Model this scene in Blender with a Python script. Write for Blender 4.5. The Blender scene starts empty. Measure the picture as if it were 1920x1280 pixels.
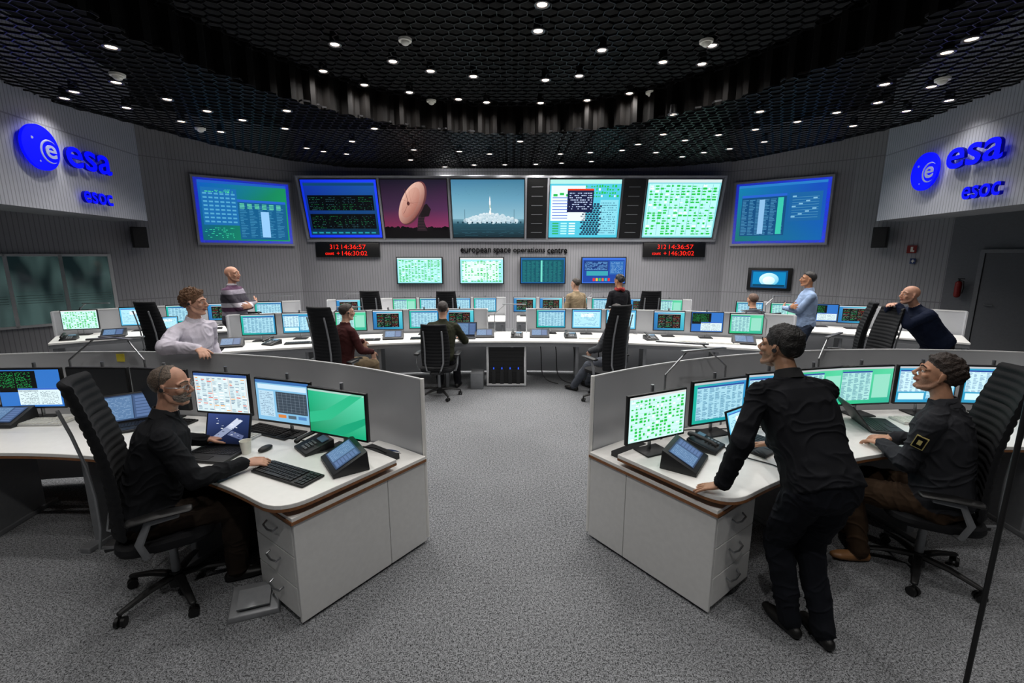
import bpy, bmesh, math, random
from mathutils import Vector as V, Matrix, noise as NZ
from mathutils.bvhtree import BVHTree
random.seed(4)
C=bpy.context; D=bpy.data; SC=C.scene
rad=math.radians
try:
    SC.view_settings.view_transform='Standard'; SC.view_settings.look='None'
except Exception: pass
# ---------------------------------------------------------------- materials
def lin(c):
    if isinstance(c,str):
        c=c.lstrip('#'); c=[int(c[i:i+2],16)/255 for i in (0,2,4)]
    return tuple((x/12.92) if x<=.04045 else ((x+.055)/1.055)**2.4 for x in c)
def M(name,col,rough=.5,metal=0,noise=.06,scale=30,bump=0,emis=None,es=0,spec=.5):
    m=D.materials.new(name); m.use_nodes=True; nt=m.node_tree; N=nt.nodes; L=nt.links
    b=N['Principled BSDF']; c=lin(col)
    tc=N.new('ShaderNodeTexCoord'); nz=N.new('ShaderNodeTexNoise'); nz.inputs['Scale'].default_value=scale; nz.inputs['Detail'].default_value=4
    L.new(tc.outputs['Object'],nz.inputs['Vector'])
    cr=N.new('ShaderNodeValToRGB'); cr.color_ramp.elements[0].position=.3; cr.color_ramp.elements[1].position=.7
    cr.color_ramp.elements[0].color=tuple(x*(1-noise) for x in c)+(1,)
    cr.color_ramp.elements[1].color=tuple(min(1,x*(1+noise)) for x in c)+(1,)
    L.new(nz.outputs['Fac'],cr.inputs['Fac']); L.new(cr.outputs['Color'],b.inputs['Base Color'])
    b.inputs['Roughness'].default_value=rough; b.inputs['Metallic'].default_value=metal
    b.inputs['Specular IOR Level'].default_value=spec
    if bump:
        bp=N.new('ShaderNodeBump'); bp.inputs['Strength'].default_value=bump; bp.inputs['Distance'].default_value=.01
        L.new(nz.outputs['Fac'],bp.inputs['Height']); L.new(bp.outputs['Normal'],b.inputs['Normal'])
    if emis is not None:
        b.inputs['Emission Color'].default_value=lin(emis)+(1,); b.inputs['Emission Strength'].default_value=es
    return m
def ribs(name,col,pitch,groove=.22,dark=.35,rough=.6,joints=()):
    m=M(name,col,rough,noise=.05,scale=2); nt=m.node_tree; N=nt.nodes; L=nt.links; b=N['Principled BSDF']
    uv=N.new('ShaderNodeUVMap'); uv.uv_map='UVMap'; sp=N.new('ShaderNodeSeparateXYZ'); L.new(uv.outputs['UV'],sp.inputs[0])
    def mth(op,a,b2=None):
        n=N.new('ShaderNodeMath'); n.operation=op
        for i,x in enumerate((a,b2)):
            if x is None: continue
            if isinstance(x,(int,float)): n.inputs[i].default_value=x
            else: L.new(x,n.inputs[i])
        return n.outputs[0]
    fr=mth('FRACT',mth('DIVIDE',sp.outputs['X'],pitch))
    g=mth('LESS_THAN',fr,groove)
    for j in joints:
        g=mth('MAXIMUM',g,mth('LESS_THAN',mth('ABSOLUTE',mth('SUBTRACT',sp.outputs['Y'],j)),.012))
    mx=N.new('ShaderNodeMix'); mx.data_type='RGBA'; L.new(g,mx.inputs[0])
    src=b.inputs['Base Color'].links[0].from_socket
    L.new(src,mx.inputs[6]); c=lin(col); mx.inputs[7].default_value=tuple(x*dark for x in c)+(1,)
    L.new(mx.outputs[2],b.inputs['Base Color'])
    bp=N.new('ShaderNodeBump'); bp.invert=True; bp.inputs['Strength'].default_value=.3; bp.inputs['Distance'].default_value=.02
    L.new(g,bp.inputs['Height']); L.new(bp.outputs['Normal'],b.inputs['Normal'])
    return m
def stripes(name,cols,pitch):
    m=M(name,cols[0],.9); nt=m.node_tree; N=nt.nodes; L=nt.links; b=N['Principled BSDF']
    tc=N.new('ShaderNodeTexCoord'); sp=N.new('ShaderNodeSeparateXYZ'); L.new(tc.outputs['Object'],sp.inputs[0])
    d=N.new('ShaderNodeMath'); d.operation='DIVIDE'; L.new(sp.outputs['Z'],d.inputs[0]); d.inputs[1].default_value=pitch
    f=N.new('ShaderNodeMath'); f.operation='FRACT'; L.new(d.outputs[0],f.inputs[0])
    cr=N.new('ShaderNodeValToRGB'); cr.color_ramp.interpolation='CONSTANT'
    while len(cr.color_ramp.elements)<len(cols): cr.color_ramp.elements.new(.5)
    for i,c in enumerate(cols):
        cr.color_ramp.elements[i].position=i/len(cols); cr.color_ramp.elements[i].color=lin(c)+(1,)
    L.new(f.outputs[0],cr.inputs['Fac']); L.new(cr.outputs['Color'],b.inputs['Base Color'])
    return m
def carpet():
    m=D.materials.new('carpet'); m.use_nodes=True; nt=m.node_tree; N=nt.nodes; L=nt.links; b=N['Principled BSDF']
    tc=N.new('ShaderNodeTexCoord'); n1=N.new('ShaderNodeTexNoise'); n1.inputs['Scale'].default_value=150; n1.inputs['Detail'].default_value=3; n1.inputs['Roughness'].default_value=.7
    n2=N.new('ShaderNodeTexNoise'); n2.inputs['Scale'].default_value=60; n2.inputs['Detail'].default_value=4
    n3=N.new('ShaderNodeTexNoise'); n3.inputs['Scale'].default_value=1.2
    for n in (n1,n2,n3): L.new(tc.outputs['Object'],n.inputs['Vector'])
    a=N.new('ShaderNodeMath'); a.operation='MULTIPLY_ADD'; L.new(n2.outputs['Fac'],a.inputs[0]); a.inputs[1].default_value=.35; L.new(n1.outputs['Fac'],a.inputs[2])
    a2=N.new('ShaderNodeMath'); a2.operation='MULTIPLY_ADD'; L.new(n3.outputs['Fac'],a2.inputs[0]); a2.inputs[1].default_value=.06; L.new(a.outputs[0],a2.inputs[2])
    cr=N.new('ShaderNodeValToRGB'); mr=N.new('ShaderNodeMapRange'); mr.inputs['From Min'].default_value=.58; mr.inputs['From Max'].default_value=.82
    L.new(a2.outputs[0],mr.inputs[0]); cr.color_ramp.elements[0].position=0; cr.color_ramp.elements[1].position=1
    cr.color_ramp.elements[0].color=lin('242527')+(1,); cr.color_ramp.elements[1].color=lin('9c9ea1')+(1,)
    L.new(mr.outputs[0],cr.inputs['Fac']); L.new(cr.outputs['Color'],b.inputs['Base Color'])
    b.inputs['Roughness'].default_value=.95; b.inputs['Specular IOR Level'].default_value=.1
    bp=N.new('ShaderNodeBump'); bp.inputs['Strength'].default_value=.3; bp.inputs['Distance'].default_value=.004
    L.new(a.outputs[0],bp.inputs['Height']); L.new(bp.outputs['Normal'],b.inputs['Normal'])
    return m
def glassmat():
    m=M('teal_glass_painted_glow','0e1a1a',.08,noise=.3,scale=2); nt=m.node_tree; N=nt.nodes; L=nt.links; b=N['Principled BSDF']
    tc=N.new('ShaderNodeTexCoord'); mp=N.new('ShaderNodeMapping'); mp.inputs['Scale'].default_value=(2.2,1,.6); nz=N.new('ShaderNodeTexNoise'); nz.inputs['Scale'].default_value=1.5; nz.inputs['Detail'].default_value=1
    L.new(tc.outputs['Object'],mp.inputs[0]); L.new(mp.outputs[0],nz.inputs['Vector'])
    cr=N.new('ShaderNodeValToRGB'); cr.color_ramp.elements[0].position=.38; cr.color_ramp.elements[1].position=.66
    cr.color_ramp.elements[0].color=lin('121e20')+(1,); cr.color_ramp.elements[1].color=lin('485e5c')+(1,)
    L.new(nz.outputs['Fac'],cr.inputs[0]); L.new(cr.outputs[0],b.inputs['Emission Color']); b.inputs['Emission Strength'].default_value=.8  # pane glow and paler reflection streaks painted in as emission
    return m
def screenmat():
    m=D.materials.new('display'); m.use_nodes=True; nt=m.node_tree; N=nt.nodes; L=nt.links; b=N['Principled BSDF']
    at=N.new('ShaderNodeAttribute'); at.attribute_name='Col'
    L.new(at.outputs['Color'],b.inputs['Emission Color']); b.inputs['Emission Strength'].default_value=1.15
    b.inputs['Base Color'].default_value=(.005,.005,.005,1); b.inputs['Roughness'].default_value=.4
    b.inputs['Specular IOR Level'].default_value=.2
    return m
mt_carpet=carpet(); mt_disp=screenmat()
mt_wall=ribs('wall_slats','9e9ea2',.075,.18,.66,joints=(1.05,4.32))
mt_panel=ribs('panel_slats','9c9ea6',.06,.22,.6,joints=(4.0,))
mt_plain=M('plain_wall','727479',.7)
mt_black=M('black_plastic','0c0c0d',.45); mt_dark=M('dark_plastic','1a1b1d',.5)
mt_hs=M('headset_plastic','2c2c2e',.5)
mt_fabric=M('black_fabric','121316',.75,bump=.2,scale=200,spec=.3)
mt_alu=M('aluminium','a6a8ab',.35,.9,scale=60)
mt_satin=M('satin_metal','8a8c8f',.45,.5)
mt_white=M('white_laminate','f2f1ed',.38,noise=.02)
mt_grey=M('grey_cabinet','dededc',.5,noise=.03)
mt_wood=M('wood_edge','8a5a34',.5,noise=.2,scale=40)
mt_part=M('partition_panel','bcbec2',.28,.15,noise=.03,scale=4)
mt_rail=M('pale_rail','cfd0d1',.4,noise=.03)
mt_void=M('ceiling_void','020202',.9)
mt_hex=M('black_mesh','202022',.35,.3)
mt_copper=M('dark_slats','060403',.7,0,noise=.4,scale=8,spec=.15)
mt_lens=M('lamp_glow','ffffff',.4,emis='ffe0c8',es=9)
mt_chrome=M('lamp_ring','77777a',.35,.8)
mt_led=M('red_led','200000',.5,emis='ff2010',es=1.6)
mt_blue=M('blue_letter','0408a0',.5,emis='0408ff',es=1.0,spec=.1)
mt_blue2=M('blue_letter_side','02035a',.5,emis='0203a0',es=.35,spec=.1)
mt_teal=M('pale_grey_emblem','8890b8',.5,spec=.1)
mt_letter=M('dark_letter','050508',.6,spec=.1)
mt_win=glassmat()
mt_frost=M('frost','5c706c',.5)
mt_red=M('fire_red','801410',.45); mt_door=M('door_grey','6a6c70',.6)
mt_cup=M('cup_white','e8e6dc',.5); mt_yellow=M('sticky_yellow','d8c840',.7)
mt_eye=M('eye_white','b8b0a8',.3)
mt_key=M('key_black','17181a',.5); mt_keyw=M('key_white','c9c9c6',.5)
mt_bluled=M('blue_led','0020ff',.5,emis='3060e0',es=1.2)
mt_cable=M('black_cable','0a0a0a',.5); mt_cableb=M('blue_cable','1c3560',.5)
# ---------------------------------------------------------------- mesh builder
class MB:
    def __init__(s): s.v=[]; s.f=[]; s.m=[]; s.T=None
    def add(s,vs,fs,m=0):
        o=len(s.v)
        s.v+=[tuple(s.T@V(p)) if s.T else tuple(p) for p in vs]
        s.f+=[tuple(o+i for i in f) for f in fs]; s.m+=[m]*len(fs)
    def box(s,c,d,m=0,R=None):
        vs=[]
        for x in (-.5,.5):
            for y in (-.5,.5):
                for z in (-.5,.5):
                    p=V((x*d[0],y*d[1],z*d[2])); p=(R@p) if R else p; vs.append(p+V(c))
        s.add(vs,[(0,1,3,2),(4,6,7,5),(0,4,5,1),(2,3,7,6),(0,2,6,4),(1,5,7,3)],m)
    def loft(s,rings,m=0):
        n=len(rings[0]); vs=[p for r in rings for p in r]; fs=[]
        for i in range(len(rings)-1):
            for j in range(n):
                k=(j+1)%n; fs.append((i*n+j,i*n+k,(i+1)*n+k,(i+1)*n+j))
        fs.append(tuple(range(n))); fs.append(tuple((len(rings)-1)*n+j for j in range(n)))
        s.add(vs,fs,m)
    def ring(s,c,A,B,n): return [V(c)+A*math.cos(2*math.pi*i/n)+B*math.sin(2*math.pi*i/n) for i in range(n)]
    def tube(s,pts,r,n=10,m=0,side=None,caps=True):
        pts=[V(p) for p in pts]; k=len(pts)
        if not isinstance(r,(list,tuple)): r=[r]*k
        r=[(x,x) if not isinstance(x,(list,tuple)) else x for x in r]
        T=[]
        for i in range(k):
            a=pts[max(0,i-1)]; b=pts[min(k-1,i+1)]; T.append((b-a).normalized())
        s0=V(side) if side is not None else (V((0,0,1)) if abs(T[0].z)<.9 else V((1,0,0)))
        if side is None: s0=T[0].cross(s0)
        rings=[]
        A=None
        fr=[]
        for i in range(k):
            A=(s0 if A is None else A); A=(A-T[i]*A.dot(T[i])).normalized(); fr.append((A,T[i].cross(A)))
        if caps:
            a,b=fr[0]
            for ph in (80,50,25):
                q=math.cos(rad(ph)); h=math.sin(rad(ph))*min(r[0]); rings.append(s.ring(pts[0]-T[0]*h,a*r[0][0]*q,b*r[0][1]*q,n))
        for i in range(k): rings.append(s.ring(pts[i],fr[i][0]*r[i][0],fr[i][1]*r[i][1],n))
        if caps:
            a,b=fr[-1]
            for ph in (25,50,80):
                q=math.cos(rad(ph)); h=math.sin(rad(ph))*min(r[-1]); rings.append(s.ring(pts[-1]+T[-1]*h,a*r[-1][0]*q,b*r[-1][1]*q,n))
        s.loft(rings,m)
    def cyl(s,a,b,r1,r2=None,n=16,m=0): s.tube([a,b],[r1,r1 if r2 is None else r2],n,m,caps=False)
    def ell(s,c,r,m=0,n=14,R=None):
        rings=[]; c=V(c)
        X=V((1,0,0));Y=V((0,1,0));Z=V((0,0,1))
        if R: X,Y,Z=R@X,R@Y,R@Z
        k=n//2+1
        for i in range(1,k*1):
            ph=-math.pi/2+math.pi*i/k; q=math.cos(ph)
            rings.append(s.ring(c+Z*r[2]*math.sin(ph),X*r[0]*q,Y*r[1]*q,n))
        s.loft(rings,m)
    def prism(s,poly,z0,z1,m=0):
        n=len(poly); vs=[(p[0],p[1],z0) for p in poly]+[(p[0],p[1],z1) for p in poly]
        s.add(vs,[tuple(range(n)),tuple(range(n,2*n))]+[(i,(i+1)%n,n+(i+1)%n,n+i) for i in range(n)],m)
    def arc(s,c,r0,r1,a0,a1,z0,z1,m=0,n=40,sg=1):
        def P(r,a,z): return (c[0]+sg*r*math.cos(rad(a)),c[1]+r*math.sin(rad(a)),z)
        rings=[]
        for i in range(n+1):
            a=a0+(a1-a0)*i/n; rings.append([P(r0,a,z0),P(r1,a,z0),P(r1,a,z1),P(r0,a,z1)])
        s.loft(rings,m)
    def mesh(s,name,mats,smooth=True,ang=35,recalc=True):
        me=D.meshes.new(name); me.from_pydata(s.v,[],s.f); me.update()
        for m in mats: me.materials.append(m)
        me.polygons.foreach_set('material_index',[min(x,len(mats)-1) for x in s.m])
        if recalc:
            bm=bmesh.new(); bm.from_mesh(me); bmesh.ops.recalc_face_normals(bm,faces=bm.faces); bm.to_mesh(me); bm.free()
        if smooth:
            me.polygons.foreach_set('use_smooth',[True]*len(me.polygons)); me.set_sharp_from_angle(angle=rad(ang))
        return me
def link(o): C.collection.objects.link(o); return o
def meta(o,label,cat,group=None):
    o['label']=label; o['category']=cat
    if group: o['group']=group
def obj(name,me,parent=None,loc=(0,0,0),rz=0,bev=0,rx=0):
    o=link(D.objects.new(name,me)); o.location=loc; o.rotation_euler=(rx,0,rz)
    if parent: o.parent=parent
    if bev:
        b=o.modifiers.new('bevel','BEVEL'); b.width=bev; b.segments=2; b.limit_method='ANGLE'
    return o
def root(name,label,cat,loc=(0,0,0),rz=0,group=None,rx=0):
    o=link(D.objects.new(name,None)); o.empty_display_size=.1; o.location=loc; o.rotation_euler=(rx,0,rz); meta(o,label,cat,group); return o
def spawn(proto,name,label,cat,loc,rz=0,group=None,rx=0):
    r=root(name,label,cat,loc,rz,group,rx); made=[]
    for (n,me,pi,l,z) in proto:
        made.append(obj(n,me,r if pi is None else made[pi],l,z))
    return r,made
def bx(c,d,mat,name='part',smooth=False,R=None):
    b=MB(); b.box(c,d,0,R); return b.mesh(name,[mat],smooth)
def bevmesh(me,w,seg=2):
    bm=bmesh.new(); bm.from_mesh(me); bmesh.ops.bevel(bm,geom=[e for e in bm.edges],offset=w,segments=seg,affect='EDGES',profile=.5,clamp_overlap=True); bm.to_mesh(me); bm.free()
    me.polygons.foreach_set('use_smooth',[True]*len(me.polygons)); me.set_sharp_from_angle(angle=rad(40)); return me
# ---------------------------------------------------------------- room shell
fl=MB(); fl.add([(-13,-5,0),(13,-5,0),(13,15,0),(-13,15,0)],[(0,1,2,3)])
o=obj('floor',fl.mesh('floor',[mt_carpet],False)); o['kind']='structure'
WZ=5.4
def wall(name,pts,z0,z1,mat,thick=None):
    vs=[];fs=[];uv=[]; u=0
    for i,p in enumerate(pts):
        if i: u+=math.dist(p,pts[i-1])
        vs+=[(p[0],p[1],z0),(p[0],p[1],z1)]; uv+=[(u,z0),(u,z1)]
    for i in range(len(pts)-1): fs.append((2*i,2*i+2,2*i+3,2*i+1))
    me=D.meshes.new(name); me.from_pydata(vs,[],fs); ul=me.uv_layers.new(name='UVMap')
    for l in me.loops: ul.data[l.index].uv=uv[l.vertex_index]
    me.materials.append(mat); o=obj(name,me); o['kind']='structure'; return o
wall('wall_back',[(-6,13.05),(6,13.05)],0,WZ,mt_wall)
wall('wall_back_left',[(-8.2,11.4),(-6,13.05)],0,WZ,mt_wall)
wall('wall_left',[(-11.45,7.43),(-8.2,11.4)],0,WZ,mt_wall)
wall('wall_back_right',[(6,13.05),(8.2,11.4)],0,WZ,mt_wall)
wall('wall_right',[(8.2,11.4),(9.4,9.93)],0,WZ,mt_wall)
wall('wall_right_plain',[(9.4,9.93),(11.45,7.43)],0,WZ,mt_plain)
wall('wall_front',[(11.45,7.43),(12,3),(9.5,-3.2),(-9.5,-3.2),(-12,3),(-11.45,7.43)],0,WZ,mt_plain)
for sg,nm in ((-1,'wall_upper_left'),(1,'wall_upper_right')):
    P=lambda s_,o_=0:(sg*(7.4-.137*s_+.99*o_),9.5-.99*s_+.137*o_)
    a,b=P(0),P(7)
    front=wall(nm,[b,a] if sg<0 else [a,b],2.75,WZ,mt_panel)
    m=MB(); c,d=P(0,.9),P(7,.9)
    m.add([(a[0],a[1],2.75),(b[0],b[1],2.75),(d[0],d[1],2.75),(c[0],c[1],2.75),(a[0],a[1],WZ),(c[0],c[1],WZ)],[(0,1,2,3),(0,3,5,4)])
    o=obj(nm+'_soffit',m.mesh('soffit',[mt_plain],False)); o['kind']='structure'
# ceiling
m=MB(); m.box((0,5,WZ+.05),(26,20,.1)); o=obj('ceiling',m.mesh('ceiling',[mt_void],False)); o['kind']='structure'
bound=[(-8.2,-2),(-7.6,5),(-7.3,7.0),(-6.8,8.9),(-6.45,10.2),(-5.6,11.95),(-4.4,12.9),(-3,13.02),(3,13.02),(4.5,12.7),(5.8,11.9),(6.7,10.2),(7.15,8.9),(7.55,7.3),(7.8,5),(8.2,-2)]
def inside(x,y):
    c=False;n=len(bound);j=n-1
    for i in range(n):
        xi,yi=bound[i];xj,yj=bound[j]
        if (yi>y)!=(yj>y) and x<(xj-xi)*(y-yi)/(yj-yi)+xi: c=not c
        j=i
    return c
EA,EB,EC=4.2,5.0,4.4
def inell(x,y,k=1): return (x/(EA*k))**2+((y-EC)/(EB*k))**2<1
def honeycomb(name,test,z,label):
    m=MB(); w=.18; R=w/math.sqrt(3); seen=set(); vs=[];fs=[]
    ny=int(16/(1.5*R))+2
    for j in range(ny):
        y=-2+j*1.5*R
        for i in range(-48,49):
            x=i*w+(w/2 if j%2 else 0)
            if not test(x,y): continue
            P=[(x+R*math.sin(k*math.pi/3),y+R*math.cos(k*math.pi/3)) for k in range(6)]
            for k in range(6):
                a,b=P[k],P[(k+1)%6]; key=(round((a[0]+b[0])*50),round((a[1]+b[1])*50))
                if key in seen: continue
                seen.add(key); dx,dy=b[0]-a[0],b[1]-a[1]; l=math.hypot(dx,dy); nx,nyy=-dy/l*.004,dx/l*.004
                o_=len(vs); h=.025
                vs+=[(a[0]-nx,a[1]-nyy,z),(a[0]+nx,a[1]+nyy,z),(b[0]+nx,b[1]+nyy,z),(b[0]-nx,b[1]-nyy,z),
                     (a[0]-nx,a[1]-nyy,z+h),(a[0]+nx,a[1]+nyy,z+h),(b[0]+nx,b[1]+nyy,z+h),(b[0]-nx,b[1]-nyy,z+h)]
                fs+=[(o_,o_+1,o_+2,o_+3),(o_,o_+3,o_+7,o_+4),(o_+1,o_+5,o_+6,o_+2)]
    m.v=vs;m.f=fs;m.m=[0]*len(fs)
    o=obj(name,m.mesh(name,[mt_hex],False,recalc=False)); meta(o,label,'ceiling grille'); return o
honeycomb('ceiling_grille',lambda x,y:inside(x,y) and not inell(x,y,1.01),4.4,'black honeycomb metal grille of the lower ceiling ring')
honeycomb('ceiling_grille',lambda x,y:inell(x,y,.985),4.85,'black honeycomb metal grille inside the raised oval')
m=MB(); vs=[];fs=[];n=360
for i in range(n):
    a=2*math.pi*i/n; k=1+(.012 if i%4<2 else -.012)
    for z in (4.38,4.95): vs.append((EA*k*math.cos(a),EC+EB*k*math.sin(a),z))
for i in range(n): j=(i+1)%n; fs.append((2*i,2*j,2*j+1,2*i+1))
m.add(vs,fs); o=obj('trim_1',m.mesh('riser',[mt_copper],False)); o['kind']='structure'
m=MB()
for i in range(len(bound)-1):
    a,b=V(bound[i]+(0,)),V(bound[i+1]+(0,)); d=b-a; L_=d.length
    ang=math.atan2(d.y,d.x)
    m.box(((a+b)/2+V((0,0,4.43))),(L_,.02,.06),0,Matrix.Rotation(ang,3,'Z'))
o=obj('trim_2',m.mesh('ceiling_edge',[mt_void],False)); o['kind']='structure'
# lamps
LA=[(0.34,5.74,1),(0.33,6.35,1),(-2.38,6.72,1),(-4.57,5.7,0),(2.7,6.75,1),(5.05,5.51,0),(5.09,5.84,0),(1.24,6.89,1),(-1.74,7.26,1),(2.21,7.28,1),(-2.9,7.61,1),(-1.25,7.61,1),(-0.61,7.82,1),(0.54,7.97,1),(1.06,7.8,1),(2.81,7.35,1),(-5.43,6.77,0),(5.17,6.84,0),(2.71,8.2,0),(-2.45,8.18,1),(5.9,6.93,0),(-6.35,7.13,0),(-6.76,7.41,0),(-1.78,8.53,1),(-5.24,7.45,0),(-0.97,8.88,1),(-0.47,9.05,1),(0.53,9.08,1),(1.37,8.94,1),(2.05,8.58,1),(5.68,7.6,0),(6.69,7.5,0),(6.48,8.02,0),(-6.19,7.85,0),
(-5.01,8.02,0),(-3.69,8.0,0),(-5.85,8.6,0),(-4.72,8.52,0),(-4.24,9.06,0),(-5.58,9.28,0),(4.09,8.05,0),(5.39,8.1,0),(5.06,8.62,0),(4.58,9.12,0),(4.06,9.51,0),(6.24,8.88,0),(2.96,9.47,0),(-2.57,9.06,0),(-3.32,10.02,0),(-4.53,10.62,0),(.17,10.02,0),(3.56,9.93,0),(2.69,10.28,0),(5.26,10.06,0),(4.83,10.68,0),(4.41,11.05,0),(4.08,11.5,0),(3.31,11.05,0),(2.48,10.83,0),(1.8,11.05,0),(1.13,11.2,0),(2.0,12.05,0),(1.27,12.25,0),(.62,12.4,0),(-.19,12.46,0),(-.99,12.5,0),(-1.79,12.75,0),(-1.2,10.94,0),(-2.2,10.78,0),(-4.29,10.94,0),(-3.86,11.2,0),(-2.51,11.86,0),(-.52,11.2,0),
(-1.6,1.6,1),(1.6,1.6,1),(-2.6,3.1,1),(2.6,3.1,1),(-1.2,4.3,1),(1.2,4.4,1),(-5.3,3.2,0),(5.3,3.2,0),(-5.0,.8,0),(5.0,.8,0),(0,0.0,1),(-2.4,.0,1),(2.4,.0,1),(0,2.9,1),(-3,5,1),(3,5.1,1)]  # this row: unseen downlights, added out of frame to light the front
m=MB()
rg=[]
for (r,z) in ((.057,.0),(.072,-.01),(.088,-.005),(.09,.01),(.057,.01)): rg.append([(r*math.cos(2*math.pi*i/24),r*math.sin(2*math.pi*i/24),z) for i in range(24)])
n=24; vs=[p for r in rg[:5] for p in r]; fs=[(i*n+j,i*n+(j+1)%n,((i+1)%5)*n+(j+1)%n,((i+1)%5)*n+j) for i in range(5) for j in range(n)]
m.add(vs,fs); me_ring=m.mesh('trim_ring',[mt_chrome])
m=MB(); m.cyl((0,0,.004),(0,0,.012),.057,.057,24); me_lens=m.mesh('lens',[mt_lens])
m=MB(); m.cyl((0,0,.013),(0,0,.15),.065,.055,20); me_can=m.mesh('housing',[mt_dark])
def beam(name,e,sz):
    ld=D.lights.new(name,'SPOT'); ld.energy=e; ld.spot_size=rad(sz); ld.spot_blend=.9; ld.shadow_soft_size=.07; ld.color=(1,.97,.94); return ld
ldA=beam('downlight_beam',76,145); ldB=beam('downlight_beam_edge',60,120); ldC=beam('added_downlight_beam',150,160)
for (x,y,inn) in LA:
    r,_=spawn([('trim_ring',me_ring,None,(0,0,0),0),('lens',me_lens,None,(0,0,0),0),('housing',me_can,None,(0,0,0),0)],
      'ceiling_downlight','round recessed ceiling downlight with bright lens in black grille','ceiling light',(x,y,(4.84 if inn else 4.39)),0,'ceiling downlights')
    l=link(D.objects.new('beam',ldB if abs(x)>4.9 else (ldC if y<.5 else ldA))); l.parent=r; l.location=(0,0,-.03)
m=MB(); m.cyl((0,0,0),(0,0,-.03),.09,.085,20); m.ell((0,0,-.03),(.06,.06,.05)); me_det=m.mesh('smoke_detector',[mt_cup])
for (x,y,z) in [(-1.4,6.56,4.84),(2.56,6.6,4.84),(-5.16,6.47,4.39),(5.78,6.63,4.39),(-1.47,8.93,4.84),(2.4,8.5,4.84),(-5.8,9.02,4.39)]:
    o=obj('smoke_detector',me_det,None,(x,y,z)); meta(o,'round white smoke detector under the black ceiling grille','smoke detector','smoke detectors')
# ---------------------------------------------------------------- screen canvas
def mixc(a,b,t): return tuple(x+(y-x)*t for x,y in zip(a,b))
class Cv:
    def __init__(s,ar=1.6): s.q=[]; s.ar=ar
    def rect(s,x0,y0,x1,y1,c,l=1):
        cs=c if isinstance(c,list) else [c]*4
        s.q.append(([(x0,y0),(x1,y0),(x1,y1),(x0,y1)],[lin(k) for k in cs],l))
    def poly(s,p,c,l=1): s.q.append((p,[lin(c)]*len(p),l))
    def disc(s,x,y,r,c,l=1,ry=None,rot=0,n=16,c2=None,ga=2.2):
        ry=ry or r; P=[];K=[]
        for i in range(n):
            a=2*math.pi*i/n; X=r*math.cos(a); Y=ry*math.sin(a); P.append((x+X*math.cos(rot)-Y*math.sin(rot),y+(X*math.sin(rot)+Y*math.cos(rot))))
            K.append(mixc(lin(c),lin(c2 or c),.5-.5*math.cos(a+rot-ga)))
        for i in range(n): s.q.append(([(x,y),P[i],P[(i+1)%n]],[mixc(lin(c),lin(c2 or c),.4),K[i],K[(i+1)%n]],l))
    def words(s,x0,y,x1,h,c,l,dens=.75,rnd=random):
        x=x0
        while x<x1:
            w=rnd.uniform(.01,.05)*(x1-x0)*2
            if rnd.random()<dens: s.rect(x,y,min(x+w,x1),y+h,c,l)
            x+=w+.008
    def table(s,x0,y0,x1,y1,bg,fg,rows,cols=4,l=1,hdr='2a4a9a',dens=.85):
        s.rect(x0,y0,x1,y1,bg,l); s.rect(x0,y1-.04,x1,y1,hdr,l+1)
        rh=(y1-y0-.05)/rows; cw=(x1-x0)/cols
        for i in range(rows):
            y=y0+i*rh+rh*.2
            for j in range(cols):
                if random.random()<dens:
                    s.rect(x0+j*cw+.006,y,x0+j*cw+cw*random.uniform(.4,.93),y+rh*.45,fg,l+1)
    def blocks(s,x0,y0,x1,y1,n,c='20c040',line='6090a0',l=1):
        cols=13; rows=max(3,int(n/cols*1.7)); cw=(x1-x0)/cols; rh=(y1-y0)/rows
        for i in range(cols):
            for j in range(rows):
                if random.random()>.72: continue
                w=cw*random.uniform(.35,.8); h=rh*random.uniform(.35,.75); x=x0+i*cw+cw*.1; y=y0+j*rh+rh*.15
                s.rect(x,y,x+w,y+h,c if random.random()<.85 else 'f4ffff',l+1)
                if random.random()<.55: s.rect(x,y+h*.45,x+cw,y+h*.45+.004,line,l)
                if random.random()<.45: s.rect(x+w*.5,y,x+w*.5+.003,y+rh,line,l)
    def mesh(s,w,h,name='screen',eps=.0006):
        vs=[];fs=[];cols=[]
        for P,cs,l in s.q:
            o_=len(vs)
            for (x,y) in P: vs.append(((min(max(x,0),1)-.5)*w,-eps*l,(min(max(y,0),1)-.5)*h))
            fs.append(tuple(range(o_,o_+len(P)))); cols+=[tuple(k)+(1,) for k in cs]
        me=D.meshes.new(name); me.from_pydata(vs,[],fs)
        ca=me.color_attributes.new(name='Col',type='FLOAT_COLOR',domain='POINT')
        ca.data.foreach_set('color',[x for c in cols for x in c]); me.materials.append(mt_disp); return me
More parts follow.
